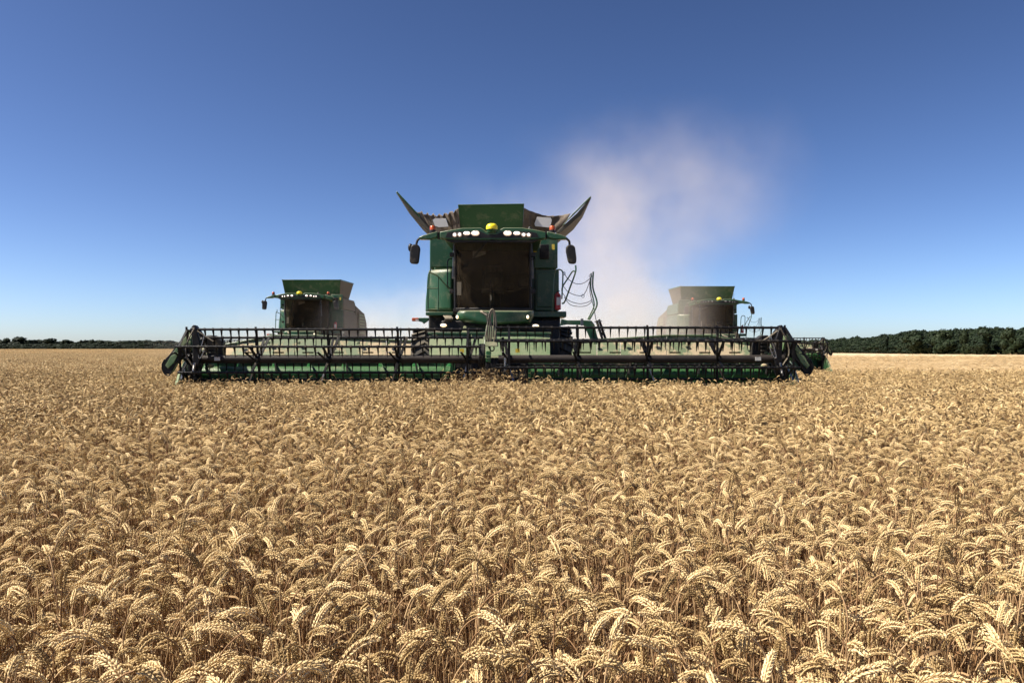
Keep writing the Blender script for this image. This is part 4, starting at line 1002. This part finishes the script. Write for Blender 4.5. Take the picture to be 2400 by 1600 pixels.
for px, py, D, wpx, lab, sd_ in ((2075, 783, 400, 18, 'small treetop standing out on the slope of the right wood', 0), (2145, 774, 345, 46, 'round dark tree where the right wood first rises high', 1),
        (2210, 772, 325, 44, 'broad tree in the middle of the right wood skyline', 2), (2262, 770, 310, 20, 'feathery light-topped tree in the right wood', 3), (2305, 766, 302, 46, 'tallest tree of the right wood', 4), (2365, 768, 290, 40, 'large rounded tree at the right edge of the photo', 5)):
    tree(px, D, hgt(py, px, D), wpx/F*D*1.15, lab, sd_)
# the woods themselves: one mass
tp, trr, tsc, tix = [], [], [], []
def put(X, D, h, wd):
    tp.append((X, D, float(ground_z(X, D)))); trr.append((0, 0, rng.uniform(0, 6.28))); tsc.append((wd/7.5, wd/7.5, h/10.)); tix.append(int(rng.integers(0, NT)))
pxs = np.arange(-160, 700, 6.0)
for px in pxs:
    D = 575+rng.uniform(-5, 30); py = 799.5+1.5*math.sin(px*.05)+rng.normal(0, 1.5); X = (px-1200)/F*D; put(X, D, hgt(py, px, D), rng.uniform(8, 12))
    D = 545; X = (px+3-1200)/F*D; put(X, D, hgt(806+rng.normal(0, 1.2), px, D), rng.uniform(7, 10))
    D = 530; X = (px+1-1200)/F*D; put(X, D, hgt(811+rng.normal(0, .8), px, D), rng.uniform(5, 8))
left_wood = scatter('hedge', ct, tp, trr, tsc, tix)
tp, trr, tsc, tix = [], [], [], []
sky_r = ([1760, 1870, 1920, 1960, 2049, 2090, 2130, 2200, 2300, 2400, 2520, 2700, 2900], [801, 798, 796, 794.5, 788, 784, 776, 774, 769, 770, 768, 770, 766])
for px in np.arange(1750, 2900, 5.5):
    D0_ = np.interp(px, [1750, 1920, 2130, 2400, 2900], [700, 560, 370, 290, 240]); py = np.interp(px, *sky_r)
    for k in range(5):
        D = D0_*(1+.035*k)+rng.uniform(-3, 3); f = (.45, .66, .84, .93, 1.0)[k]
        h = hgt(py+rng.normal(0, 1.3), px, D)*f*rng.uniform(.93, 1.04); X = (px+rng.uniform(-4, 4)-1200)/F*D; put(X, D, h, rng.uniform(6, 10)*(.8 if k == 0 else 1))
right_wood = scatter('woodland', ct, tp, trr, tsc, tix)

# ------------------------------------------------------------------ dust raised by the machines
def dust_mat(name, blobs, col, dens, nscale, seed, aniso=.2, soft=.35):
    m = bpy.data.materials.new(name); m.use_nodes = True; nt = m.node_tree; nt.nodes.clear()
    o = nt.nodes.new('ShaderNodeOutputMaterial'); vp = nt.nodes.new('ShaderNodeVolumePrincipled')
    vp.inputs['Color'].default_value = (*col, 1); vp.inputs['Anisotropy'].default_value = aniso
    nt.links.new(vp.outputs[0], o.inputs['Volume'])
    g_ = nt.nodes.new('ShaderNodeNewGeometry').outputs['Position']
    nz_ = nt.nodes.new('ShaderNodeTexNoise'); nz_.inputs['Scale'].default_value = nscale*.7; nz_.inputs['Detail'].default_value = 2.5
    mp = nt.nodes.new('ShaderNodeMapping'); mp.inputs['Location'].default_value = (seed, seed*.3, 0); nt.links.new(g_, mp.inputs[0]); nt.links.new(mp.outputs[0], nz_.inputs['Vector'])
    # warp positions so that the plume edges billow
    sb = nt.nodes.new('ShaderNodeVectorMath'); sb.operation = 'SUBTRACT'; nt.links.new(nz_.outputs['Color'], sb.inputs[0]); sb.inputs[1].default_value = (.5, .5, .5)
    sc2 = nt.nodes.new('ShaderNodeVectorMath'); sc2.operation = 'SCALE'; nt.links.new(sb.outputs[0], sc2.inputs[0]); sc2.inputs['Scale'].default_value = 5.5
    ad = nt.nodes.new('ShaderNodeVectorMath'); ad.operation = 'ADD'; nt.links.new(g_, ad.inputs[0]); nt.links.new(sc2.outputs[0], ad.inputs[1])
    total = None
    for (cx, cy, cz, rx, ry, rz, a_) in blobs:
        s1 = nt.nodes.new('ShaderNodeVectorMath'); s1.operation = 'SUBTRACT'; nt.links.new(ad.outputs[0], s1.inputs[0]); s1.inputs[1].default_value = (cx, cy, cz)
        s2 = nt.nodes.new('ShaderNodeVectorMath'); s2.operation = 'DIVIDE'; nt.links.new(s1.outputs[0], s2.inputs[0]); s2.inputs[1].default_value = (rx, ry, rz)
        ln = nt.nodes.new('ShaderNodeVectorMath'); ln.operation = 'DOT_PRODUCT'; nt.links.new(s2.outputs[0], ln.inputs[0]); nt.links.new(s2.outputs[0], ln.inputs[1])
        e = math_(nt, 'MULTIPLY', math_(nt, 'EXPONENT', math_(nt, 'MULTIPLY', ln.outputs['Value'], -1.0)), a_)
        total = e if total is None else math_(nt, 'ADD', total, e)
    nz2 = nt.nodes.new('ShaderNodeTexNoise'); nz2.inputs['Scale'].default_value = nscale; nz2.inputs['Detail'].default_value = 5; nz2.inputs['Roughness'].default_value = .6; nt.links.new(mp.outputs[0], nz2.inputs['Vector'])
    nn_ = math_(nt, 'MULTIPLY', math_(nt, 'SUBTRACT', nz2.outputs['Fac'], soft, clamp=True), .55/(.5-soft))
    d = math_(nt, 'MULTIPLY', math_(nt, 'MULTIPLY', math_(nt, 'SUBTRACT', total, .02, clamp=True), nn_), dens)
    nt.links.new(d, vp.inputs['Density'])
    return m
def dust(name, label, box, mat, rate):
    x0, x1, y0, y1, z0, z1 = box
    o = MB().box((x0, y0, z0), (x1, y1, z1)).build(name, mat, smooth=0); o['kind'] = 'stuff'
    return o
# tall plume right of the leading machine and drifting in front of the right machine
mA = dust_mat('tall_dust', [(4.3, 33, 1.4, 2.2, 5, 2.8, .62), (4.7, 33, 4.9, 2.6, 5, 2.2, .46), (5.6, 34, 7.6, 3.9, 5, 2.0, .23), (7.4, 38, 1.6, 1.7, 3, 2.5, .8), (6.2, 34, 9.2, 4.8, 5, 2.2, .10), (1.0, 34, 6.4, 4.5, 5, 1.6, .19), (8.6, 34, 8.8, 3.4, 5, 2.0, .08)], (.965, .89, .815), .26, .38, 3.0, soft=.36)
dust('dust_plume', '', (-9, 19, 25, 44, .1, 17), mA, 1)
mB = dust_mat('low_dust', [(-5.6, 36, .8, 2.6, 4, 2.0, .75), (-13, 52, 1.2, 6.5, 6, 2.8, .8), (7.2, 38.5, 1.8, 1.7, 3, 3.0, .9), (-3, 52, 1.6, 6, 6, 3.2, 1.15), (2, 52, 2, 14, 6, 3.0, .35)], (.93, .88, .84), .11, .35, 9.0)
dust('low_dust_cloud', '', (-26, 20, 46.5, 60, .0, 8), mB, 1)
dust('low_dust_cloud', '', (-12.5, -3.2, 31, 41, .0, 6.0), mB, 1)
for o in bpy.data.objects:
    if o.name.startswith(('dust_plume', 'low_dust')):
        pass
for m_ in (mA, mB):
    m_.cycles.volume_step_rate = .6 if hasattr(m_.cycles, 'volume_step_rate') else 1
